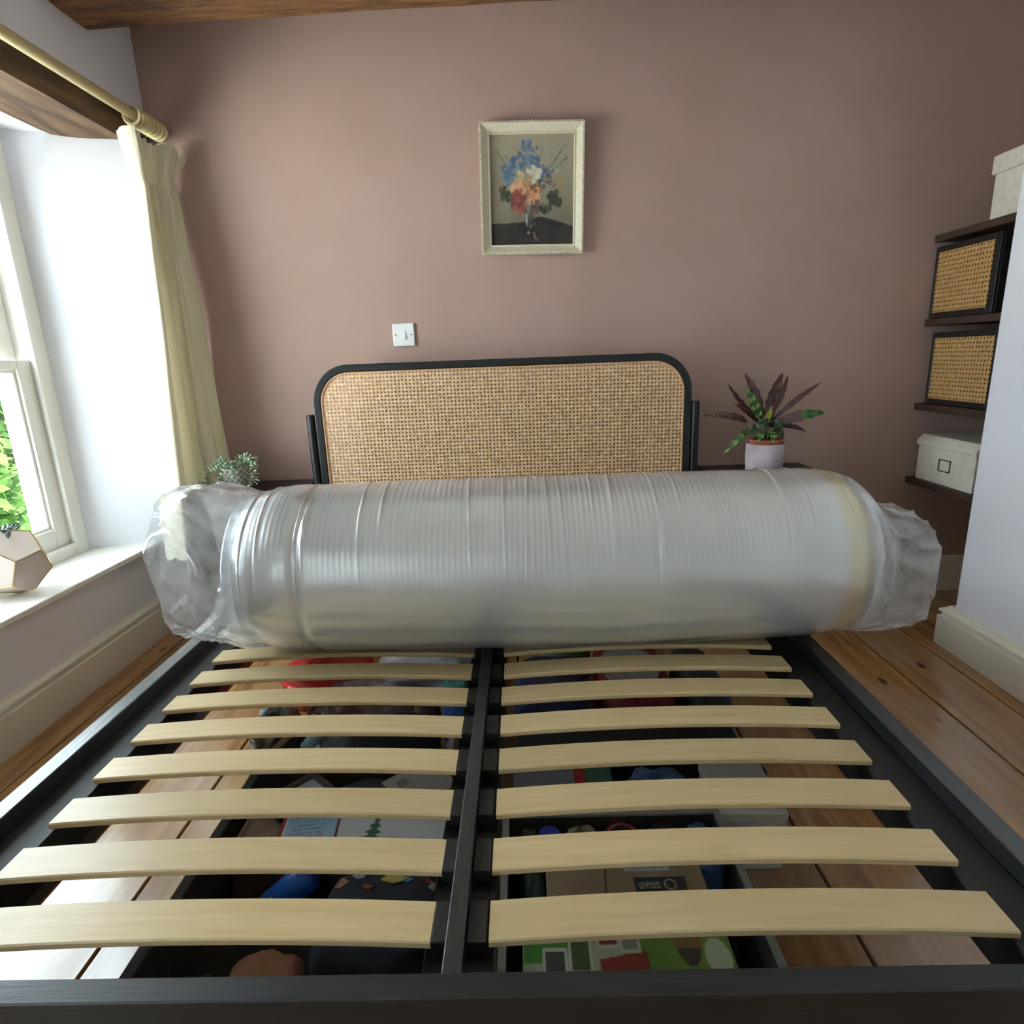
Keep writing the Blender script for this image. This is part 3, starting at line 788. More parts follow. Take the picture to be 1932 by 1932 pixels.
# coordinates run 0..1 across and 0..1 up the canvas
for x0, z0, x1, z1 in ((.45, .45, .1, .84), (.5, .45, .88, .89), (.5, .5, .62, .86), (.5, .5, .9, .78), (.45, .5, .2, .8)):
    for i in range(9):
        t = i / 8; strokes.append((lerp(x0, x1, t), lerp(z0, z1, t), .035, .012, math.atan2(z1 - z0, x1 - x0), hexc(prng.choice(['#7d7f66', '#86886f', '#6d7360']))))
for cx, cz, r, e_ in ((.41, .86, .075, 1.5), (.43, .74, .07, 1.3), (.54, .8, .055, 1.7), (.53, .69, .055, 1.1), (.3, .73, .08, .8), (.19, .67, .06, .9), (.24, .61, .07, .9), (.63, .67, .07, .8)):
    flower(cx, cz, r, ['#6f8699', '#5c7791', '#4d6a88', '#7d93a3', '#59708a'], 16, e_)
for cx, cz, r in ((.2, .46, .07), (.78, .43, .10), (.3, .36, .06), (.65, .34, .07), (.15, .52, .05)):
    flower(cx, cz, r, ['#44473a', '#3c4134', '#565a48'], 14, .6)
flower(.35, .60, .07, ['#c9b993', '#cdbb8a', '#b9a678'], 10)
flower(.53, .64, .075, ['#ded6bb', '#d4ccb0', '#c6c0a8'], 14); flower(.58, .60, .05, ['#ded6bb', '#e3dcc4'], 9, .7)
flower(.36, .52, .10, ['#cf9f80', '#d9ab88', '#c98f6f', '#d3a58a'], 22, .75)
flower(.44, .58, .05, ['#c0874f', '#b98a4e'], 10, 1.3)
flower(.52, .46, .09, ['#d6a07c', '#c98c66', '#9b6a45', '#dcb08d'], 20, .8)
flower(.53, .53, .05, ['#7b4a35', '#8a5a3a'], 8)
flower(.64, .6, .06, ['#5d4e55', '#6a5c62', '#54474d'], 10, 1.4); flower(.73, .58, .05, ['#6d5f60', '#7a6a66'], 8, 1.4)
flower(.83, .55, .04, ['#b3924a', '#a98a4a'], 8, 1.4); flower(.12, .53, .03, ['#b3924a', '#9a8048'], 5, 1.5)
flower(.8, .67, .03, ['#b5b196', '#a7a58e'], 5)
flower(.34, .41, .09, ['#8c4a42', '#7b3c38', '#9a5a4c'], 20, .9); flower(.37, .34, .06, ['#8a4238', '#a05444', '#6f3430'], 12, .8)
flower(.52, .35, .07, ['#5f4a48', '#6e5550', '#4e4040'], 14, .9)
for i in range(12): strokes.append((.47 + prng.uniform(-.05, .05), lerp(.18, .31, prng.random()), .03, .02, PI / 2, hexc(prng.choice(['#4a4640', '#5a564e', '#3f3c38']))))
strokes.append((.43, .25, .05, .016, PI / 2, hexc('#a8aca6'))); strokes.append((.44, .21, .035, .012, PI / 2, hexc('#8d938f')))
strokes.append((.455, .115, .018, .014, 0, hexc('#8f8680'))); strokes.append((.53, .085, .045, .014, 1.9, hexc('#7c5f58'))); strokes.append((.56, .05, .03, .012, 2.2, hexc('#6b4f4a')))
def canvas_col(u, v):
    g1 = Vector(hexc('#a39a84')); g2 = Vector(hexc('#6b6556')); g3 = Vector(hexc('#8f8b7b'))
    n_ = fbm((u * 3, v * 3, 2), 4)
    c = g1.lerp(g2, max(0, min(1, .95 - v * 1.15 + n_ * .25)))
    c = c.lerp(g3, max(0, .35 * (1 - abs(u - .85) * 3) * sstep(.4, .7, v)))
    edge = .16 + (.05 if u < .4 else (.05 + (.05 * sstep(.4, .6, u)) - .24 * max(0, u - .62)))
    if v < edge + .01 * n_: c = Vector(hexc('#3d3834')).lerp(Vector(hexc('#2f2b28')), .5 + n_)
    for sx, sz, a_, b_, an, col in strokes:
        dx, dz = u - sx, (v - sz)
        if abs(dx) > .12 or abs(dz) > .12: continue
        p = dx * math.cos(an) + dz * math.sin(an); q = -dx * math.sin(an) + dz * math.cos(an)
        d = (p / a_) ** 2 + (q / b_) ** 2
        if d < 1.3:
            c = c.lerp(Vector(col), .85 * (1 - sstep(.6, 1.3, d)))
    return c
mb = MB(); mb.grid(lambda u, v: (lerp(-CW, CW, u), -.0085 - .0006 * noise.noise(Vector((u * 60, v * 60, 0))), lerp(-CH, CH, v)), NXc, NZc)
cv_ = obj('painted_canvas', mb, attr_mat('oil_paint', rough=.55), pic, world=False)
paint(cv_, [canvas_col(i / NXc, j / NZc) for i in range(NXc + 1) for j in range(NZc + 1)])
obj('backing_board', B(-PW + .012, PW - .012, -.008, -.003, -PH + .012, PH - .012), mat('brown_backing', '#6a5038', rough=.9), pic, world=False)
obj('picture_hook', MB().prism([(-.008, PH - .012), (.008, PH - .012), (.008, PH + .006), (.003, PH + .013), (-.003, PH + .013), (-.008, PH + .006)], 'y', -.013, -.006), M['picframe'], pic, world=False, bevel=.001, seg=1)

sw = thing('light_switch', 'square white plastic single light switch on the mauve wall above the headboard', 'light switch', (-.4915, YW, 1.2335))
obj('switch_plate', B(-.046, .046, -.011, 0, -.047, .047), M['plastic_white'], sw, world=False, bevel=.004, seg=3)
mb = MB().prism([(-.0105, -.019), (-.0175, -.019), (-.0125, .019), (-.0105, .019)], 'x', -.009, .009)
obj('rocker', mb, M['plastic_white'], sw, world=False, bevel=.001, seg=1, recalc=True)
for x in (-.033, .033):
    mb = MB().tube([(x, -.0105, 0), (x, -.0125, 0)], .0035, seg=14)
    obj('screw', mb, M['screw'], sw, world=False)

# ================================================================= BEDSIDE TABLES
def bedside(name, label, x0, x1, y0, y1, zt):
    t = thing(name, label, 'bedside table', ((x0 + x1) / 2, (y0 + y1) / 2, 0))
    obj('table_top', B(x0, x1, y0, y1, zt - .028, zt), M['black'], t, bevel=.003)
    obj('cabinet_body', MB().box(x0 + .015, x0 + .033, y0 + .02, y1 - .01, zt - .20, zt - .0285).box(x1 - .033, x1 - .015, y0 + .02, y1 - .01, zt - .20, zt - .0285).box(x0 + .033, x1 - .033, y1 - .028, y1 - .01, zt - .20, zt - .0285).box(x0 + .015, x1 - .015, y0 + .02, y1 - .01, zt - .218, zt - .20), M['black'], t, bevel=.002, seg=1)
    d = obj('drawer_front', B(x0 + .035, x1 - .035, y0 + .012, y0 + .03, zt - .195, zt - .033), M['black'], t, bevel=.003)
    xm = (x0 + x1) / 2
    obj('knob', MB().tube([(xm, y0 + .0118, zt - .11), (xm, y0 - .012, zt - .11)], [.006, .011], seg=16), M['black'], d, smooth=False)
    for x in (x0 + .035, x1 - .035):
        for y in (y0 + .045, y1 - .035):
            obj('leg', MB().tube([(x, y, 0.001), (x, y, zt - .2185)], [.011, .016], seg=14), M['black'], t)
    return t
bedside('bedside_table', 'matte black bedside table by the curtain holding a trailing plant', -1.375, -.915, 2.335, 2.662, .628)
bedside('bedside_table', 'matte black bedside table holding a purple leaved plant', .765, 1.215, 2.335, 2.662, .628)

# trailing succulent in a patterned pot
def weave_mat():
    N = NT('lattice_pattern_pot'); b = N.n('ShaderNodeBsdfPrincipled'); N.l(b.outputs[0], N.out.inputs[0]); b.inputs['Roughness'].default_value = .7
    tc = N.n('ShaderNodeTexCoord'); sp = N.n('ShaderNodeSeparateXYZ'); N.l(tc.outputs['Object'], sp.inputs[0])
    at_ = N.n('ShaderNodeMath', operation='ARCTAN2'); N.l(sp.outputs[1], at_.inputs[0]); N.l(sp.outputs[0], at_.inputs[1])
    def lattice(sgn, fz, fa):
        m1 = N.n('ShaderNodeMath', operation='MULTIPLY'); m1.inputs[1].default_value = sgn * fa; N.l(at_.outputs[0], m1.inputs[0])
        m2 = N.n('ShaderNodeMath', operation='MULTIPLY_ADD'); m2.inputs[1].default_value = fz; N.l(sp.outputs[2], m2.inputs[0]); N.l(m1.outputs[0], m2.inputs[2])
        s_ = N.n('ShaderNodeMath', operation='SINE'); N.l(m2.outputs[0], s_.inputs[0])
        a = N.n('ShaderNodeMath', operation='ABSOLUTE'); N.l(s_.outputs[0], a.inputs[0])
        l_ = N.n('ShaderNodeMath', operation='LESS_THAN'); l_.inputs[1].default_value = .3; N.l(a.outputs[0], l_.inputs[0]); return l_
    a, b2 = lattice(1, 130, 7), lattice(-1, 130, 7)
    mx = N.n('ShaderNodeMath', operation='MAXIMUM'); N.l(a.outputs[0], mx.inputs[0]); N.l(b2.outputs[0], mx.inputs[1])
    c = N.n('ShaderNodeMix', data_type='RGBA'); c.inputs[6].default_value = (*hexc('#7d7a70'), 1); c.inputs[7].default_value = (*hexc('#c4bfb2'), 1); N.l(mx.outputs[0], c.inputs[0]); N.l(c.outputs[2], b.inputs['Base Color'])
    bp = N.n('ShaderNodeBump'); bp.inputs['Strength'].default_value = .5; bp.inputs['Distance'].default_value = .002; N.l(mx.outputs[0], bp.inputs['Height']); N.l(bp.outputs[0], b.inputs['Normal'])
    return N.m
PX, PY, PZ = -1.19, 2.47, .6285
tp = thing('trailing_plant', 'small grey lattice pot with a trailing pale green succulent', 'potted plant', (PX, PY, PZ))
obj('pot', MB().lathe([(.042, 0), (.046, .004), (.056, .05), (.061, .098), (.058, .100), (.055, .096), (.052, .085)], (0, 0, 0), 40), weave_mat(), tp, world=False, smooth=True)
obj('soil', MB().lathe([(.002, .083), (.0515, .085), (.002, .092)], (0, 0, 0), 24), M['soil'], tp, world=False)
M['succ'] = mat('succulent_leaf', '#9dbb95', '#c6d8b8', rough=.45, scale=30)
M['stem'] = mat('plant_stem', '#6f7d58', rough=.6)
def oval_leaf(mb, p, d, n_, L, W):
    d = d.normalized(); s_ = d.cross(n_).normalized(); n_ = s_.cross(d)
    k = len(mb.v)
    for t, w_, h in ((0, .15, 0), (.3, .9, .12), (.65, 1, .14), (1, .1, 0)):
        c = p + d * L * t + n_ * L * h
        mb.v += [tuple(c - s_ * W * w_), tuple(c + n_ * L * .10 * w_), tuple(c + s_ * W * w_), tuple(c - n_ * L * .08 * w_)]
    for i in range(3):
        for j in range(4):
            mb.f.append((k + i * 4 + j, k + i * 4 + (j + 1) % 4, k + (i + 1) * 4 + (j + 1) % 4, k + (i + 1) * 4 + j))
    mb.f.append((k, k + 1, k + 2, k + 3)); mb.f.append((k + 15, k + 14, k + 13, k + 12))
prn = random.Random(12)
trails = [[(-.01, -.03, .09), (-.04, -.05, .125), (-.075, -.065, .10), (-.10, -.075, .06), (-.125, -.10, .028), (-.145, -.118, .016)],
          [(.02, -.02, .09), (.06, -.03, .125), (.095, -.05, .10), (.098, -.06, .06), (.078, -.075, .028), (.05, -.085, .014)],
          [(.0, -.03, .095), (-.01, -.065, .118), (-.035, -.085, .06), (-.05, -.095, .022), (-.085, -.115, .014)],
          [(.01, 0, .095), (.03, -.03, .135), (.065, -.03, .142), (.09, -.02, .12)],
          [(-.02, 0, .095), (-.045, -.02, .13), (-.06, -.03, .115)],
          [(0, -.02, .095), (-.005, -.05, .12), (.01, -.07, .10), (.02, -.068, .075)]]
def cat(P, t):
    n_ = len(P) - 1; x = t * n_; i = min(int(x), n_ - 1); f_ = x - i
    g = lambda j: Vector(P[max(0, min(n_, j))])
    a, b_, c, d = g(i - 1), g(i), g(i + 1), g(i + 2)
    return .5 * ((2 * b_) + (c - a) * f_ + (2 * a - 5 * b_ + 4 * c - d) * f_ ** 2 + (3 * b_ - a - 3 * c + d) * f_ ** 3)
for P in trails:
    pts = [cat(P, i / 24) for i in range(25)]
    st = obj('stem', MB().tube(pts, .0016, seg=6), M['stem'], tp, world=False)
    L = sum((pts[i + 1] - pts[i]).length for i in range(24)); nl = int(L / .011)
    mb = MB()
    for i in range(nl):
        t = (i + 1) / nl; p = cat(P, t); d = (cat(P, min(1, t + .02)) - cat(P, t - .02)).normalized()
        a = prn.uniform(0, 2 * PI); side = d.orthogonal().normalized(); side.rotate(Matrix.Rotation(a, 3, d))
        for sg in (1, -1):
            oval_leaf(mb, p, side * sg + d * .4 + Vector((0, 0, .25)), Vector((0, 0, 1)) + d * .1, prn.uniform(.017, .025), prn.uniform(.0050, .0078))
    mb.v = [(v[0], v[1], max(v[2], .001)) for v in mb.v]
    obj('trailing_leaves', mb, M['succ'], st, world=False, smooth=True)
crown = MB()
for i in range(60):
    a = prn.uniform(0, 2 * PI); q = prn.uniform(0, .05); p = Vector((q * math.cos(a), q * math.sin(a), .09 + prn.uniform(0, .02)))
    oval_leaf(crown, p, Vector((math.cos(a) * .6, math.sin(a) * .6, 1)), Vector((0, 0, 1)), prn.uniform(.014, .022), .006)
obj('crown_leaves', crown, M['succ'], tp, world=False, smooth=True)

# purple leaved plant in a pale pink pot
QX, QY = .998, 2.50
pp = thing('purple_leaf_plant', 'plant with wavy purple and green leaves in a pale pink pot', 'potted plant', (QX, QY, .6285))
obj('outer_pot', MB().lathe([(.068, 0), (.0715, .003), (.0745, .06), (.0745, .114), (.0715, .117), (.069, .114), (.068, .10)], (0, 0, 0), 48), M['pinkpot'], pp, world=False, smooth=True)
obj('inner_pot', MB().lathe([(.060, .101), (.0635, .132), (.0625, .134), (.056, .132), (.055, .115)], (0, 0, 0), 40), M['terracotta'], pp, world=False, smooth=True)
obj('soil', MB().lathe([(.002, .116), (.054, .117), (.002, .124)], (0, 0, 0), 24), M['soil'], pp, world=False)
def calathea(name, ca, cb, greenish):
    N = NT(name); b = N.n('ShaderNodeBsdfPrincipled'); N.l(b.outputs[0], N.out.inputs[0]); b.inputs['Roughness'].default_value = .42
    a = N.n('ShaderNodeAttribute'); a.attribute_name = 'paint'; N.l(a.outputs['Color'], b.inputs['Base Color']); return N.m
M['calathea'] = calathea('velvet_leaf', None, None, None)
leafspec = [  # base(x,z) tip(x,z) relative to pot, y lean, half width, bend, side seen: p purple underside / g green top / m mixed
    ((-.02, .215), (-.093, .405), .02, .020, .02, 'p'), ((.0, .215), (.045, .39), -.01, .024, -.02, 'p'), ((.02, .225), (.085, .395), .03, .010, .03, 'p'),
    ((.03, .215), (.205, .36), .0, .011, .03, 'p'), ((.04, .20), (.225, .24), -.02, .021, .02, 'm'), ((.04, .185), (.175, .158), .03, .010, .02, 'p'),
    ((-.08, .205), (-.265, .245), .0, .014, .03, 'p'), ((-.08, .175), (-.185, .095), -.04, .012, .05, 'g'), ((-.04, .215), (-.16, .355), .02, .011, -.01, 'p'),
    ((-.04, .22), (-.115, .35), -.05, .021, .01, 'g'), ((-.04, .205), (-.145, .285), -.02, .012, .01, 'p'), ((-.01, .20), (-.005, .27), -.05, .011, 0, 'y'),
    ((-.03, .17), (-.055, .13), -.06, .014, .02, 'g'), ((.0, .17), (-.005, .125), -.075, .013, .02, 'g'), ((-.05, .18), (-.09, .165), -.05, .017, .02, 'd'), ((.02, .17), (.05, .14), -.05, .017, .02, 'd'), ((.0, .19), (.06, .20), -.06, .018, .02, 'd'), ((-.02, .19), (-.07, .215), -.06, .016, .03, 'd'), ((.01, .18), (.015, .235), .04, .02, .02, 'p')]
lp = random.Random(3)
for (bx, bz), (tx, tz), ly, hw, bend, kind in leafspec:
    root0 = Vector((bx * .25, ly * .2, .118)); base = Vector((bx, ly * .45, bz)); tip = Vector((tx, ly + (.0 if ly else 0), tz))
    stalk = obj('leaf_stalk', MB().tube([tuple(root0), tuple((root0 + base) / 2 + Vector((bx * .15, 0, .01))), tuple(base)], .0022, seg=6), M['stem'], pp, world=False, smooth=True)
    mb = MB(); d = tip - base; L = d.length; dn = d.normalized()
    face = Vector((.15 * lp.uniform(-1, 1), -1, .45)); face = (face - dn * face.dot(dn)).normalized(); side = dn.cross(face)
    nu, nv = 26, 8; cols = []
    wav = lp.uniform(0, 6)
    def lf(u, v):
        wd = hw * (math.sin(PI * min(1, .06 + .94 * u) ** .8) ** .7) * 1.05
        s_ = 2 * v - 1
        p = base + d * u + face * bend * math.sin(PI * u) - Vector((0, 0, 1)) * bend * .3 * u * u
        rip = .20 * hw * abs(s_) ** 1.5 * math.sin(u * 30 + wav + s_ * 1.2)
        return p + side * s_ * wd * (1 + .10 * math.sin(u * 30 + wav)) + face * (rip + .18 * hw * abs(s_))
    mb.grid(lf, nu, nv)
    o = obj('leaf_blade', mb, M['calathea'], stalk, world=False, smooth=True)
    for i in range(nu + 1):
        for j in range(nv + 1):
            u, s_ = i / nu, abs(2 * j / nv - 1)
            stripe = (math.sin(u * 24 - s_ * 2.0) > .15) and .15 < s_ < .8
            if kind == 'p': c = hexc('#5b3a38') if not stripe else hexc('#4e2f31')
            elif kind == 'm': c = hexc('#6a4a48') if u < .5 else (hexc('#4b7a32') if not stripe else hexc('#2f4d22'))
            elif kind == 'y': c = hexc('#9aa845')
            elif kind == 'd': c = hexc('#2c4027') if not stripe else hexc('#3a5533')
            else: c = hexc('#3c5f2c') if not stripe else hexc('#8ab05a')
            cols.append(c)
    paint(o, cols)
    s_ = o.modifiers.new('thickness', 'SOLIDIFY'); s_.thickness = .0008

# ================================================================= ALCOVE SHELVES
SX = 1.705
def shelf(z, label):
    t = thing('alcove_shelf', label, 'shelf', (1.9, 2.41, z))
    obj('board', B(SX, 2.118, 2.137, YW - .002, z - .028, z), M['shelf'], t, bevel=.003)
    for y in (2.28, 2.6):
        obj('bracket', MB().prism([(2.118, z - .0285), (2.065, z - .0285), (2.118, z - .09)], 'y', y, y + .012), M['brass'], t)
shelf(1.540, 'dark wooden alcove shelf carrying the topmost pale box')
shelf(1.214, 'dark wooden alcove shelf under the upper cane basket')
shelf(.868, 'dark wooden alcove shelf under the lower cane basket')
shelf(.545, 'lowest dark wooden alcove shelf under the label holder box')
def basket(label, x0, y0, y1, z0, z1, tilt=0):
    t = thing('cane_basket', label, 'basket', (x0 + .17, (y0 + y1) / 2, z0))
    x1 = x0 + .34; f_ = .012
    mb = MB()
    fy, fz = .030, .022
    # front frame (faces the room)
    mb.box(x0, x0 + f_, y0, y0 + fy, z0, z1).box(x0, x0 + f_, y1 - .014, y1, z0, z1).box(x0, x0 + f_, y0 + fy, y1 - .014, z0, z0 + fz).box(x0, x0 + f_, y0 + fy, y1 - .014, z1 - fz, z1)
    obj('basket_frame', mb, M['basket'], t, bevel=.002, seg=1)
    obj('basket_body', MB().box(x0 + f_, x1, y0, y0 + .012, z0, z1).box(x0 + f_, x1, y1 - .012, y1, z0, z1).box(x1 - .012, x1, y0 + .012, y1 - .012, z0, z1).box(x0 + f_, x1 - .012, y0 + .012, y1 - .012, z0, z0 + .012).box(x0 + f_, x0 + f_ + .006, y0 + .012, y1 - .012, z0 + .012, z1), M['basket'], t, bevel=.001, seg=1)
    cane('cane_panel', y0 + fy - .002, y1 - .012, z0 + fz - .002, z1 - fz + .002, 0, .0165, .0037, x0 + .004, M['cane_dark'], t, axis='x')
basket('upper cane front basket with black frame in the alcove', 1.708, 2.325, 2.672, 1.2155, 1.492)
basket('lower cane front basket with black frame in the alcove', 1.722, 2.275, 2.650, .8695, 1.158)
bx = thing('storage_box', 'pale lidded card box with metal label holder on lowest alcove shelf', 'box', (1.86, 2.475, .5455))
obj('box_body', B(1.725, 2.045, 2.31, 2.652, .5455, .692), M['box_linen'], bx, bevel=.003)
obj('lid', MB().prism([(1.718, .6925), (2.052, .6925), (2.052, .725), (2.03, .738), (1.74, .738), (1.718, .712)], 'y', 2.303, 2.659), M['box_linen'], bx, bevel=.002, seg=1)
mb = MB()
for a in ((2.44, 2.51, .648, .652), (2.44, 2.51, .602, .606), (2.44, 2.444, .602, .652), (2.506, 2.51, .602, .652)): mb.box(1.7215, 1.7255, a[0], a[1], a[2], a[3])
obj('label_holder', mb, M['brass'], bx)
tb = thing('storage_box', 'tall pale lidded fabric box standing on the top alcove shelf', 'box', (1.88, 2.30, 1.5405))
obj('box_body', B(1.735, 2.05, 2.16, 2.44, 1.5405, 1.715), M['box_linen'], tb, bevel=.006)
obj('lid', B(1.727, 2.058, 2.152, 2.45, 1.696, 1.760), M['box_linen'], tb, bevel=.006)

# ================================================================= GEOMETRIC PLANTER ON THE SILL
VX, VY, VR = -1.715, 1.885, .118
va = thing('geometric_planter', 'blush faceted planter with gold seams standing on the window sill', 'planter', (VX, VY, .4115))
phi = (1 + 5 ** .5) / 2
bmv = bmesh.new()
dv = [Vector((x, y, z)) for x in (-1, 1) for y in (-1, 1) for z in (-1, 1)]
for a in (-1 / phi, 1 / phi):
    for b_ in (-phi, phi): dv += [Vector((0, a, b_)), Vector((a, b_, 0)), Vector((b_, 0, a))]
fn_ = Vector((0, 1, phi)).normalized()
rotm = fn_.rotation_difference(Vector((0, 0, 1))).to_matrix()
dv = [Matrix.Rotation(.25, 3, 'Z') @ (rotm @ v) * (VR / 3 ** .5) for v in dv]
zmin = min(v.z for v in dv)
for v in dv: bmv.verts.new((v.x, v.y, v.z - zmin))
res_ = bmesh.ops.convex_hull(bmv, input=bmv.verts)
bmesh.ops.dissolve_limit(bmv, angle_limit=.05, verts=bmv.verts, edges=bmv.edges)
topf = max(bmv.faces, key=lambda f_: f_.calc_center_median().z)
seams = [(e.verts[0].co.copy(), e.verts[1].co.copy()) for e in bmv.edges]
r_ = bmesh.ops.inset_region(bmv, faces=[topf], thickness=.010)
bmesh.ops.translate(bmv, verts=topf.verts, vec=(0, 0, -.03))
me = bpy.data.meshes.new('planter_body'); bmv.to_mesh(me); bmv.free(); me.materials.append(M['blush'])
ob = bpy.data.objects.new('planter_body', me); COL.objects.link(ob); ob.parent = va
mb = MB()
for a, b_ in seams: mb.tube([tuple(a), tuple(b_)], .0022, seg=6)
obj('gold_seam', mb, M['gold'], ob, world=False)
topz = -2 * zmin
mb = MB()
for i in range(26):
    a = prn.uniform(0, 2 * PI); q = prn.uniform(0, .045); oval_leaf(mb, Vector((q * math.cos(a), q * math.sin(a), topz - .03)), Vector((math.cos(a) * .9, math.sin(a) * .9, 1)), Vector((0, 0, 1)), .04, .008)
obj('succulent_rosette', mb, mat('dark_succulent', '#3d4b4a', '#5c706b', rough=.5, scale=30), va, world=False, smooth=True)

# ================================================================= THINGS UNDER THE BED
def bin_(name, label, x0, x1, y0, y1, h, m_, t=.014, mrim=None):
    r = thing(name, label, 'storage box', ((x0 + x1) / 2, (y0 + y1) / 2, .001))
    z0 = .001
    obj('tray', MB().box(x0, x1, y0, y1, z0, z0 + .008).box(x0, x0 + t, y0, y1, z0, h).box(x1 - t, x1, y0, y1, z0, h).box(x0 + t, x1 - t, y0, y0 + t, z0, h).box(x0 + t, x1 - t, y1 - t, y1, z0, h), m_, r)
    rim = MB()
    rim.box(x0 - .003, x0 + t, y0 - .003, y1 + .003, h, h + .005).box(x1 - t, x1 + .003, y0 - .003, y1 + .003, h, h + .005).box(x0 + t, x1 - t, y0 - .003, y0 + t, h, h + .005).box(x0 + t, x1 - t, y1 - t, y1 + .003, h, h + .005)
    obj('rim', rim, mrim or m_, r)
    return r
M['bin_grey'] = mat('grey_board', '#5d6160', '#676b6a', rough=.45, scale=20)
M['bin_in'] = mat('dark_grey_fabric', '#34322d', '#3d3a34', rough=.9, scale=50)
M['bin_pale'] = mat('pale_grey_board', '#86857e', '#95948c', rough=.5, scale=20)
bin_('underbed_drawer', 'dark underbed drawer with grey rim full of toys and papers', -.685, -.165, .60, 1.315, .157, M['bin_in'], .016, M['bin_grey'])
bin_('underbed_drawer', 'underbed drawer with pale rim holding the green printed box', -.066, .394, .60, 1.115, .157, M['bin_in'], .011, M['bin_pale'])

def lump(name, label, cat_, c, size, m_, seed, amp=.12, e=.7, freq=1.0, group=None, part=None, parent=None, crease=.5):
    """soft crumpled thing: squashed superellipsoid with folds; c is the centre of its base"""
    mb = MB(); sx, sy_, sz = size
    def fn(u, v):
        th = PI * u; a = 2 * PI * v
        x, y, z = math.sin(th) * math.cos(a), math.sin(th) * math.sin(a), math.cos(th)
        g = lambda q: math.copysign(abs(q) ** e, q)
        p = Vector((g(x), g(y), g(z)))
        q = p * (1.9 * freq) + Vector((seed, seed * .7, 0))
        d = noise.fractal(q, 1, 2, 3) * amp + crease * amp * ((1 - abs(noise.noise(q * 1.6 + Vector((9, 0, seed))))) ** 3 - .45)
        p = p * (1 + d)
        zz = max(p.z, -.86)
        return (c[0] + p.x * sx / 2, c[1] + p.y * sy_ / 2, c[2] + (zz + .86) / 1.86 * sz)
    mb.grid(fn, 30, 44, wrapv=True)
    if parent is None:
        o = obj(name, mb, m_, None, smooth=True, recalc=True, origin=c)
        return tag(o, label, cat_, group)
    return obj(part, mb, m_, parent, smooth=True, recalc=True)
def cloth(n_, a, b_=None, rough=.85, **k): return mat(n_, a, b_, rough=rough, scale=k.pop('scale', 14), **k)
def plast(n_, a, b_=None, **k): return mat(n_, a, b_, rough=k.pop('rough', .28), scale=k.pop('scale', 9), coat=.3, **k)
Z0 = .0095
# -- in the left drawer
nb = lump('printed_bag', 'dark navy cloth bag printed with small coloured shapes in the underbed drawer', 'bag', (-.292, .90, Z0), (.235, .21, .15), cloth('navy_cloth', '#20222a', '#2c2f38'), 2.2, .08, .55)
def patch_on(o, name, uv, r, colour, th=.002):
    """thin printed motif hugging the top of a lump"""
    mesh_ = o.data; mb = MB()
    def zat(x, y):
        best, bz = 1e9, 0
        for v in mesh_.vertices:
            if v.co.z > .06:
                d = (v.co.x - x) ** 2 + (v.co.y - y) ** 2
                if d < best: best, bz = d, v.co.z
        return bz
    n_ = 14; ph = random.uniform(0, 6)
    ring = [(uv[0] + r * (1 + .35 * math.sin(3 * t + ph)) * math.cos(t), uv[1] + r * .7 * (1 + .3 * math.cos(2 * t + ph)) * math.sin(t)) for t in [2 * PI * i / n_ for i in range(n_)]]
    mb.v = [(x, y, zat(x, y) + th) for x, y in ring] + [(x, y, zat(x, y) - .004) for x, y in ring]
    mb.f = [tuple(range(n_))] + [(i, i + n_, (i + 1) % n_ + n_, (i + 1) % n_) for i in range(n_)]
    return obj(name, mb, mat('print_' + colour[1:], colour, rough=.6), o, world=False, recalc=True)
for uv, r, c in (((-.085, .05), .014, '#8c5a3a'), ((-.05, .062), .012, '#9aa3a6'), ((-.03, .035), .010, '#8a4a34'), ((.015, .06), .024, '#b3a150'), ((.042, .052), .010, '#3f7f9e'), ((.08, .055), .016, '#8a4630'), ((.095, .04), .009, '#a9a39a'), ((.0, -.02), .013, '#8a7a62'), ((.065, -.03), .014, '#4c565c'), ((-.07, -.03), .012, '#3d6b70'), ((.10, -.0), .011, '#8fb0b0')):
    patch_on(nb, 'printed_motif', uv, r, c)
lump('stuffed_toy', 'brown ochre and rose soft toy lying in the underbed drawer', 'toy', (-.475, .80, Z0), (.13, .12, .115), mat('patched_plush', '#8a6a3c', '#a26a55', rough=.9, scale=9, lo=.45, hi=.55), 6.1, .1)
lump('green_soft_toy', 'dark green soft toy beside the brown plush in the drawer', 'toy', (-.592, .775, Z0), (.085, .10, .10), cloth('green_plush', '#2e4a3a', '#3c5a48'), 9.5, .16)
lump('pale_pebble', 'small pale pink round toy piece in the drawer corner', 'toy', (-.525, .705, Z0), (.04, .035, .09), mat('pale_clay', '#a88f7c', '#b59e8a', rough=.8, scale=30), 1.5, .05, .9)
tt = thing('toy_rocket', 'blue and orange plastic toy with a grey knob in the underbed drawer', 'toy', (-.50, .985, Z0))
obj('toy_body', MB().tube([(-.555, .965, .085), (-.535, .97, .09), (-.47, .985, .125), (-.445, .99, .135)], [.010, .020, .030, .026], seg=20), plast('toy_blue', '#1f5bb5'), tt, smooth=True)
obj('toy_collar', MB().tube([(-.556, .96, .078), (-.515, .972, .094)], [.014, .0268], seg=20), plast('toy_orange', '#c9802f'), tt, smooth=True)
obj('toy_knob', MB().lathe([(.004, -.014), (.013, -.006), (.014, .004), (.004, .014)], (-.572, .957, .074), 18), plast('toy_grey', '#9a9a94'), tt, smooth=True)
tbk = thing('toy_blocks', 'yellow orange and green plastic brick model in the drawer', 'toy', (-.215, .75, Z0))
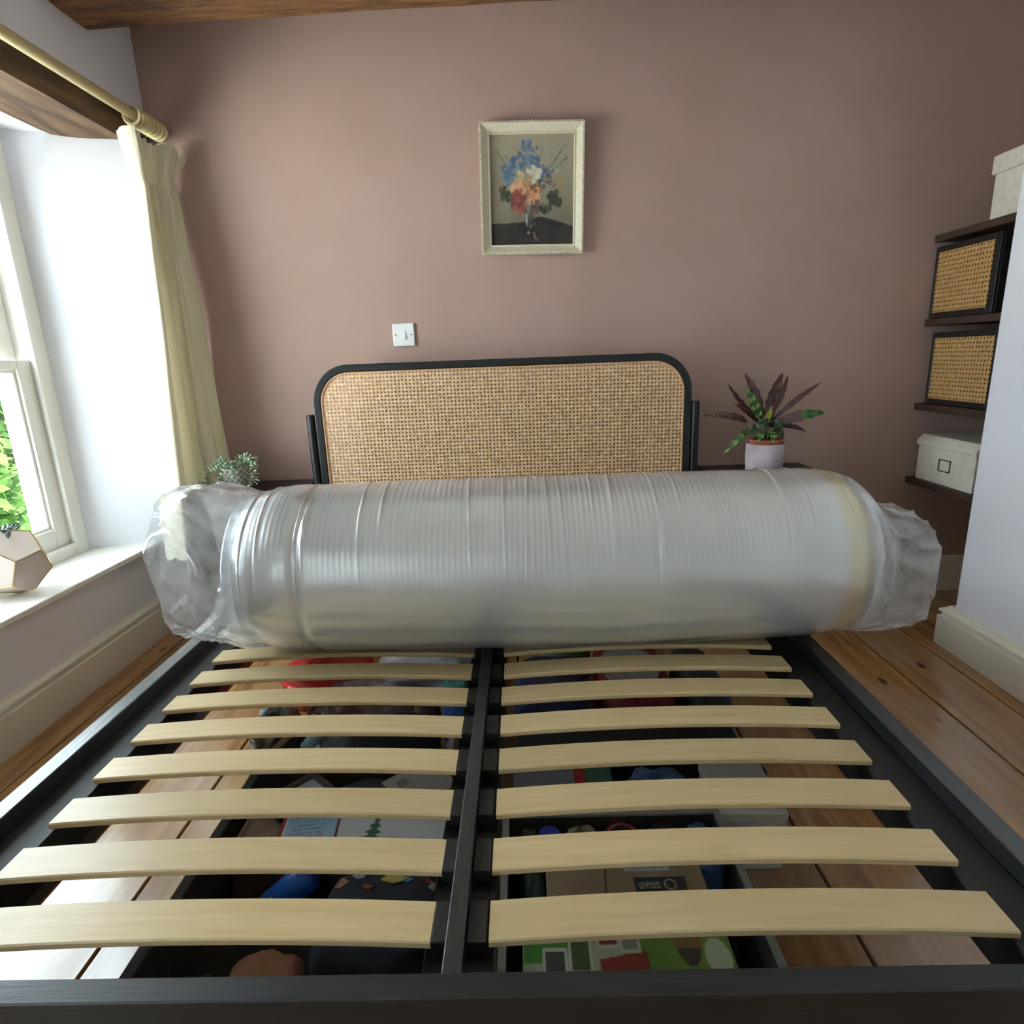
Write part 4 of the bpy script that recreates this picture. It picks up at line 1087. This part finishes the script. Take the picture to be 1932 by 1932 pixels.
for i, (a, b_, c, d, z0, z1, col) in enumerate(((-.245, -.185, .70, .77, .0, .05, '#4d7a2a'), (-.24, -.205, .705, .765, .0505, .095, '#3d6a24'), (-.2045, -.185, .705, .765, .0505, .10, '#c98a2c'), (-.235, -.19, .715, .76, .1005, .135, '#d8b23a'))):
    mb = MB().box(a, b_, c, d, Z0 + z0, Z0 + z1)
    if i == 3:
        for sx in (-.225, -.2):
            for sy_ in (.728, .747): mb.lathe([(.006, 0), (.006, .005)], (sx, sy_, Z0 + z1), 12)
    obj('brick', mb, plast('brick_' + col[1:], col), tbk, bevel=.001, seg=1)
lump('red_toy', 'small red toy piece beside the bricks in the drawer', 'toy', (-.285, .735, Z0), (.045, .05, .11), plast('toy_red', '#a8202c'), 4.4, .1)
lump('blue_toy', 'small dark blue toy piece beside the red one', 'toy', (-.345, .735, Z0), (.05, .05, .10), plast('toy_navy', '#20356e'), 5.4, .1)
# printed flat things
pm = attr_mat('printed_card', rough=.5)
def card(name, label, cat_, c, w_, d, h, rz, colfn, nx=60, ny=40, tilt=(0, 0), material=None):
    """flat box whose top carries print"""
    r = thing(name, label, cat_, c); r.rotation_euler = (tilt[0], tilt[1], rz)
    obj('box_body', B(-w_ / 2, w_ / 2, -d / 2, d / 2, 0, h), material or mat(name + '_card', tuple(colfn(.02, .02)), rough=.6), r, world=False, bevel=min(.002, h * .3), seg=1)
    mb = MB(); mb.grid(lambda u, v: (lerp(-w_ / 2 + .002, w_ / 2 - .002, u), lerp(-d / 2 + .002, d / 2 - .002, v), h + .0004), nx, ny)
    o = obj('printed_top', mb, pm, r, world=False); paint(o, [colfn(i / nx, j / ny) for i in range(nx + 1) for j in range(ny + 1)])
    return r
def tree_card(u, v):
    c = hexc('#c6c6c4')
    t = (v - .25) / .5
    if 0 < t < 1 and abs(u - .42) < .075 * (1 - t) * (.8 + .35 * math.sin(t * 26)) + .004: c = hexc('#3d6b4c')
    return c
card('white_card_box', 'flat white card box printed with a small green tree', 'box', (-.327, 1.105, .112), .27, .15, .03, -.08, tree_card, 110, 60)
obj_ = lump('folded_jumper', 'dark grey folded jumper under the white card box', 'clothing', (-.315, 1.10, Z0), (.27, .15, .095), cloth('charcoal_knit', '#2c302e', '#383c39'), 3.3, .05, .5)
def leaflet(u, v):
    c = Vector(hexc('#6aa3c6')).lerp(Vector(hexc('#a9c4d4')), max(0, min(1, 1 - v + .3 * noise.noise(Vector((u * 4, v * 4, 0))))))
    if u < .06: c = Vector(hexc('#9a3a3c'))
    elif u < .10: c = Vector(hexc('#d8d8d6'))
    elif v < .6 and int(v * 22) % 2 == 0 and .2 < u < .8 and noise.noise(Vector((u * 40, v * 9, 1))) > -.1: c = Vector(hexc('#7d8ea0'))
    return c
card('blue_leaflet', 'pale blue printed leaflet with a red edge in the drawer', 'leaflet', (-.495, 1.125, .142), .125, .13, .004, .10, leaflet, 60, 60)
obj_ = obj('cardboard_tray', MB().box(-.655, -.475, 1.03, 1.225, .105, .112).box(-.655, -.649, 1.03, 1.225, .112, .125).box(-.655, -.475, 1.219, 1.225, .112, .125), mat('beige_card', '#b79f86', '#c2ab93', rough=.8, scale=6), None, bevel=.001, seg=1, origin=(-.565, 1.13, .105)); tag(obj_, 'plain beige cardboard tray lying beside the blue leaflet', 'tray')
lump('brown_blanket', 'brown folded blanket under the beige cardboard tray', 'blanket', (-.565, 1.125, Z0), (.18, .19, .094), cloth('brown_fleece', '#4a3a2c', '#584636'), 8.1, .04, .45)
def notice(u, v):
    c = hexc('#9d9890')
    if .16 < u < .36 and .62 < v < .82 and (math.sin(u * 120) * math.sin(v * 120) > -.1): c = hexc('#5b5650')
    if .12 < u < .22 and .18 < v < .5 and int(v * 40) % 2: c = hexc('#6a5f5a')
    return c
card('grey_card_sheet', 'pale grey card with small printed marks propped in the drawer', 'card', (-.265, 1.215, .1635), .13, .13, .003, .75, notice, 60, 60)
lump('black_bag', 'black soft fabric bag stuffed in the back of the drawer', 'bag', (-.36, 1.235, Z0), (.24, .10, .138), cloth('black_nylon', '#1b1c1b', '#252725', rough=.6), 7.7, .10)
fr_ = thing('dark_picture_frame', 'dark brown wooden photo frame lying aslant in the drawer', 'photo frame', (-.56, 1.222, .125)); fr_.rotation_euler = (.0, .0, .85)
mb = MB()
for a in ((-.07, .07, -.045, -.031), (-.07, .07, .031, .045), (-.07, -.056, -.031, .031), (.056, .07, -.031, .031)): mb.box(a[0], a[1], a[2], a[3], .0, .016)
obj('frame_moulding', mb, mat('frame_brown', '#4a3f3a', '#5a4d47', rough=.4, scale=20), fr_, world=False, bevel=.002, seg=1)
obj('frame_glass', B(-.056, .056, -.031, .031, .003, .006), mat('photo_white', '#b9bcc4', rough=.2), fr_, world=False)
lump('grey_fabric_pouch', 'grey green fabric pouch under the dark photo frame', 'pouch', (-.575, 1.258, Z0), (.13, .065, .112), cloth('sage_cloth', '#5a6258', '#6a7268'), 2.9, .06, .6)
# -- loose on the floor behind the left drawer
lump('black_coat', 'black folded coat heaped behind the underbed drawer', 'clothing', (-.355, 1.43, .001), (.205, .15, .195), cloth('black_wool', '#191a19', '#222321'), 5.9, .10)
lump('lilac_bag', 'pale lilac grey plastic bag beside the black coat', 'bag', (-.535, 1.42, .001), (.11, .14, .17), plast('lilac_poly', '#8d91a4', '#a3a6b4'), 1.3, .16)
lump('black_strap_bag', 'black bag with buckled straps at the drawer end', 'bag', (-.668, 1.415, .001), (.10, .13, .15), cloth('black_canvas', '#1e2020', '#34383a', rough=.6), 3.8, .2)
obj_ = obj('wooden_stick', MB().tube([(-.665, 1.335, .172), (-.615, 1.425, .190), (-.595, 1.47, .188)], .008, seg=12), mat('pale_stick', '#b08a62', rough=.6), None, smooth=True, origin=(-.6, 1.4, .16)); tag(obj_, 'short pale wooden stick lying across the black strap bag', 'stick')
obj_ = obj('blue_tube', MB().tube([(-.575, 1.335, .183), (-.545, 1.43, .190)], .016, seg=16), plast('pale_blue', '#8fb6c4'), None, smooth=True, origin=(-.56, 1.38, .18)); tag(obj_, 'pale blue plastic tube resting on the lilac bag', 'tube')
lump('striped_jumper', 'brown and white striped jumper bundled next to the black coat', 'clothing', (-.195, 1.425, .001), (.075, .14, .16), mat('brown_stripe', '#6a5244', '#b4aca4', rough=.9, scale=7, stretch=(9, 1, 1), lo=.45, hi=.55), 6.6, .12)
lump('red_cloth_bag', 'clear plastic bag of dark red clothes under the bed', 'bag', (-.52, 1.645, .001), (.30, .22, .16), mat('clear_bag_red', '#5a2c30', '#a7a5ad', rough=.25, scale=5, coat=.6, lo=.4, hi=.62), 4.1, .16)
lump('grey_crumpled_bag', 'black and white crumpled carrier bag on the floorboards', 'bag', (-.765, 1.60, .001), (.12, .19, .13), mat('black_white_poly', '#3a3a38', '#c9c8c6', rough=.25, scale=8, coat=.5, lo=.45, hi=.58), 8.8, .22)
lump('brown_ball', 'dark brown round knitted thing beside the blue cloth bag', 'ball', (-.305, 1.595, .001), (.075, .09, .15), cloth('brown_knit', '#4d3b32', '#5f4a3e'), 2.0, .06, .9)
lump('blue_cloth_bag', 'bright blue cloth bag next to the centre beam', 'bag', (-.215, 1.60, .001), (.09, .16, .16), cloth('blue_cotton', '#2f4f95', '#3c62ae'), 3.0, .12)
lump('teal_pouch', 'small teal and brown pouch behind the blue cloth bag', 'pouch', (-.235, 1.745, .001), (.10, .10, .13), mat('teal_patch', '#3f7a70', '#7a5a48', rough=.8, scale=11, lo=.48, hi=.52), 7.0, .12)
lump('red_carrier_bag', 'bright red plastic carrier bag under the bed', 'bag', (-.70, 1.91, .001), (.30, .25, .135), plast('red_poly', '#b51e22', '#d23a38'), 1.1, .16)
lump('white_carrier_bag', 'shiny white plastic carrier bag behind the red one', 'bag', (-.36, 1.93, .001), (.34, .24, .15), plast('white_poly', '#b4b7bd', '#e0e2e6'), 5.1, .18)
# -- in the right drawer
def green_box(u, v):
    c = Vector(hexc('#7f9f44')).lerp(Vector(hexc('#5f8435')), .5 + .5 * noise.noise(Vector((u * 4, v * 4, 5))))
    if u < .48: c = Vector(hexc('#a9b295'))
    if u < .22 and .52 < v < .86 - .0 * u and v > .52 + .9 * u * .9 - .1: c = Vector(hexc('#4e8a34'))
    for a, b_, cc, dd, col in ((.10, .20, .30, .62, '#54584e'), (.23, .32, .46, .76, '#4a5a3a'), (.37, .46, .66, .95, '#9a3f34'), (.48, .56, .62, .90, '#8f9080'), (.05, .13, .02, .16, '#7a8070'), (.22, .32, .08, .32, '#7c7870')):
        if a - .012 < u < b_ + .012 and cc - .03 < v < dd + .03: c = Vector(hexc('#c4c6b4'))
        if a < u < b_ and cc < v < dd: c = Vector(hexc(col))
    if abs(v - (.50 + .25 * (u - .45))) < .07 and .36 < u < .60: c = Vector(hexc('#8f3a2e'))
    for cx, cz, rr, col in ((.44, .18, .05, '#8aa050'), (.52, .22, .05, '#7a6a5c'), (.60, .2, .055, '#7d6f60'), (.40, .24, .05, '#6e6456')):
        if ((u - cx) / rr) ** 2 + ((v - cz) / (rr * 3)) ** 2 < 1: c = Vector(hexc(col))
    if ((u - .80) / .065) ** 2 + ((v - .72) / .24) ** 2 < 1: c = Vector(hexc('#8a6a42')) if v > .62 else Vector(hexc('#4a453c'))
    if ((u - .78) / .11) ** 2 + ((v - .06) / .10) ** 2 < 1: c = Vector(hexc('#b5bba6'))
    if ((u - .93) / .06) ** 2 + ((v - .55) / .16) ** 2 < 1: c = Vector(hexc('#c2cdaa'))
    return c
card('green_printed_box', 'bright green printed box with photos and a red stripe in the drawer', 'box', (.148, .785, .10), .352, .225, .045, 0, green_box, 150, 100)
lump('grey_blanket', 'grey blanket folded under the green printed box', 'blanket', (.15, .79, Z0), (.36, .24, .085), cloth('grey_fleece', '#454643', '#52534f'), 1.9, .04, .45)
def kraft(u, v):
    c = Vector(hexc('#a08a6c')).lerp(Vector(hexc('#8f7a5e')), .5 + .5 * noise.noise(Vector((u * 5, v * 3, 2))))
    if abs(u - .36 - .04 * v) < .008 and v < .85: c = Vector(hexc('#5a4630'))
    if .50 < u < .80 and .52 < v < .95:
        c = Vector(hexc('#b9bcc0'))
        if .55 < u < .76 and .58 < v < .88 and int(u * 150) % 2: c = Vector(hexc('#84878a'))
    if .55 < u < .88 and .08 < v < .40:
        c = Vector(hexc('#33343c'))
        if .58 < u < .72 and .16 < v < .30 and noise.noise(Vector((u * 90, v * 30, 3))) > .0: c = Vector(hexc('#b5a878'))
        if abs(((u - .78) / .035) ** 2 + ((v - .24) / .10) ** 2 - 1) < .35: c = Vector(hexc('#a3976a'))
    if .05 < u < .16 and v > .75: c = Vector(hexc('#c9c5b4'))
    return c
card('kraft_parcel', 'brown kraft parcel with a white label and a dark sticker', 'parcel', (.168, .965, .075), .30, .115, .075, 0, kraft, 140, 70)
lump('green_pouch', 'dark green pouch wedged at the side of the kraft parcel', 'pouch', (-.005, .965, Z0), (.055, .11, .14), cloth('dark_green', '#25352a', '#2f4234'), 3.6, .08)
lump('camouflage_bag', 'sand and olive camouflage cloth bag in the drawer', 'bag', (.099, 1.068, Z0), (.08, .07, .145), mat('camouflage', '#8f7b60', '#4a4a2e', rough=.85, scale=26, detail=1, lo=.52, hi=.54), 2.7, .06, .6)
lump('patterned_cloth', 'dark brown patterned cloth beside the camouflage bag', 'cloth', (-.012, 1.066, Z0), (.05, .07, .14), mat('brown_pattern', '#3a322a', '#4c4238', rough=.8, scale=30, lo=.48, hi=.52), 4.9, .06, .6)
bt = thing('blue_tub', 'blue and red round tub with white lettering and a white tag', 'tub', (.030, 1.062, Z0))
obj('tub_body', MB().lathe([(.020, 0), (.022, .132), (.018, .136)], (.030, 1.062, Z0), 28), plast('tub_red', '#8a3a34', '#a0504a', scale=30), bt)
obj('tub_lid', MB().lathe([(.0235, .1365), (.0235, .144), (.0215, .146)], (.030, 1.062, Z0), 28), plast('tub_blue', '#3a3f9a'), bt)
mb = MB()
for i, a in enumerate((-2.3, -1.9, -1.5, -1.1, -.7)):
    x, y = .030 + .0155 * math.cos(a), 1.062 + .0155 * math.sin(a); mb.box(x - .0016, x + .0016, y - .003, y + .003, Z0 + .1462, Z0 + .1470)
obj('lid_lettering', mb, M['plastic_white'], bt)
obj('white_tag', B(.037, .053, 1.030, 1.050, Z0 + .1472, Z0 + .149), M['plastic_white'], bt, bevel=.0005, seg=1)
rg = thing('red_ring_toy', 'red rimmed black round toy lying in the drawer', 'toy', (.182, 1.066, Z0))
obj('ring', MB().torus((.182, 1.066, .14), .030, .0075, 'z'), plast('ring_red', '#8f2a26'), rg, smooth=True)
obj('disc', MB().lathe([(.030, 0), (.030, .13), (.024, .138)], (.182, 1.066, Z0), 26), cloth('disc_black', '#1d1b1a'), rg)
lump('beanie_hat', 'black cloth hat tucked by the blue plastic bag', 'hat', (.270, 1.066, Z0), (.08, .07, .15), cloth('black_cotton', '#1f1e1d', '#2a2927'), 6.2, .08)
lump('blue_plastic_bag', 'blue shiny plastic bag squeezed at the drawer side', 'bag', (.342, 1.03, Z0), (.065, .15, .16), plast('blue_poly', '#33557f', '#5d86b4'), 8.2, .14)
# -- loose on the floor on the right
lump('blue_carrier_bag', 'blue crumpled carrier bag behind the pale rimmed drawer', 'bag', (.295, 1.225, .001), (.165, .15, .15), plast('blue_poly_b', '#2f4f78', '#6f96c0'), 9.2, .18)
def stripe_box(u, v):
    return Vector(hexc('#7d7a80')) if u < .62 else (Vector(hexc('#a03430')) if u < .73 else Vector(hexc('#3f6a52')))
card('striped_game_box', 'flat grey box with red and green bands behind the drawer', 'box', (.070, 1.235, .001), .235, .17, .14, 0, stripe_box, 80, 20)
wb = thing('white_storage_box', 'plain white lidded box with a black clip on the floorboards', 'box', (.475, 1.20, .001))
obj('box_body', B(.405, .545, 1.115, 1.285, .001, .125), mat('white_card', '#c9c7c0', rough=.6), wb, bevel=.003)
obj('lid', B(.402, .548, 1.112, 1.288, .1255, .15), mat('white_lid', '#cfcdc6', rough=.5), wb, bevel=.003)
for y in (1.14, 1.25): obj('clip', B(.5485, .556, y, y + .02, .09, .145), plast('clip_dark', '#2a2623'), wb, bevel=.001, seg=1)
cs = thing('black_flat_case', 'flat black carrying case lying behind the white box', 'case', (.24, 1.43, .001))
obj('case_body', B(-.045, .545, 1.345, 1.50, .001, .13), cloth('case_black', '#23272a', '#2a2d2c', rough=.7), cs, bevel=.012, seg=3)
obj('zip', B(-.046, .546, 1.344, 1.501, .092, .096), mat('zip_black', '#101010', rough=.4), cs)
lump('navy_holdall', 'dark navy holdall beside the centre beam under the bed', 'bag', (.065, 1.71, .001), (.23, .33, .16), cloth('navy_nylon', '#1f2645', '#28305a', rough=.6), 2.4, .07, .5)
rb = lump('red_sports_bag', 'dark red bag with a large pale round badge', 'bag', (.325, 1.76, .001), (.23, .42, .16), cloth('maroon_nylon', '#7a2428', '#8c3034', rough=.6), 3.5, .04, .5)
bd = MB().lathe([(.092, 0), (.090, .004), (.03, .007)], (0, 0, 0), 30); bd.v = [(v[0], v[1] * 1.5, v[2]) for v in bd.v]
o = obj('round_badge', bd, cloth('pale_badge', '#8f8a86', '#9d9894'), rb, world=False); o.location = (-.01, -.01, .158)
lump('grey_holdall', 'dark charcoal holdall next to the dark red bag', 'bag', (.535, 1.73, .001), (.125, .40, .15), cloth('charcoal_nylon', '#343637', '#3f4142', rough=.6), 5.5, .06, .5)
lump('olive_pouch', 'olive green pouch with yellow clip behind the navy holdall', 'pouch', (.135, 1.955, .001), (.16, .12, .14), cloth('olive', '#3d5a2c', '#4a6a36'), 7.5, .08)
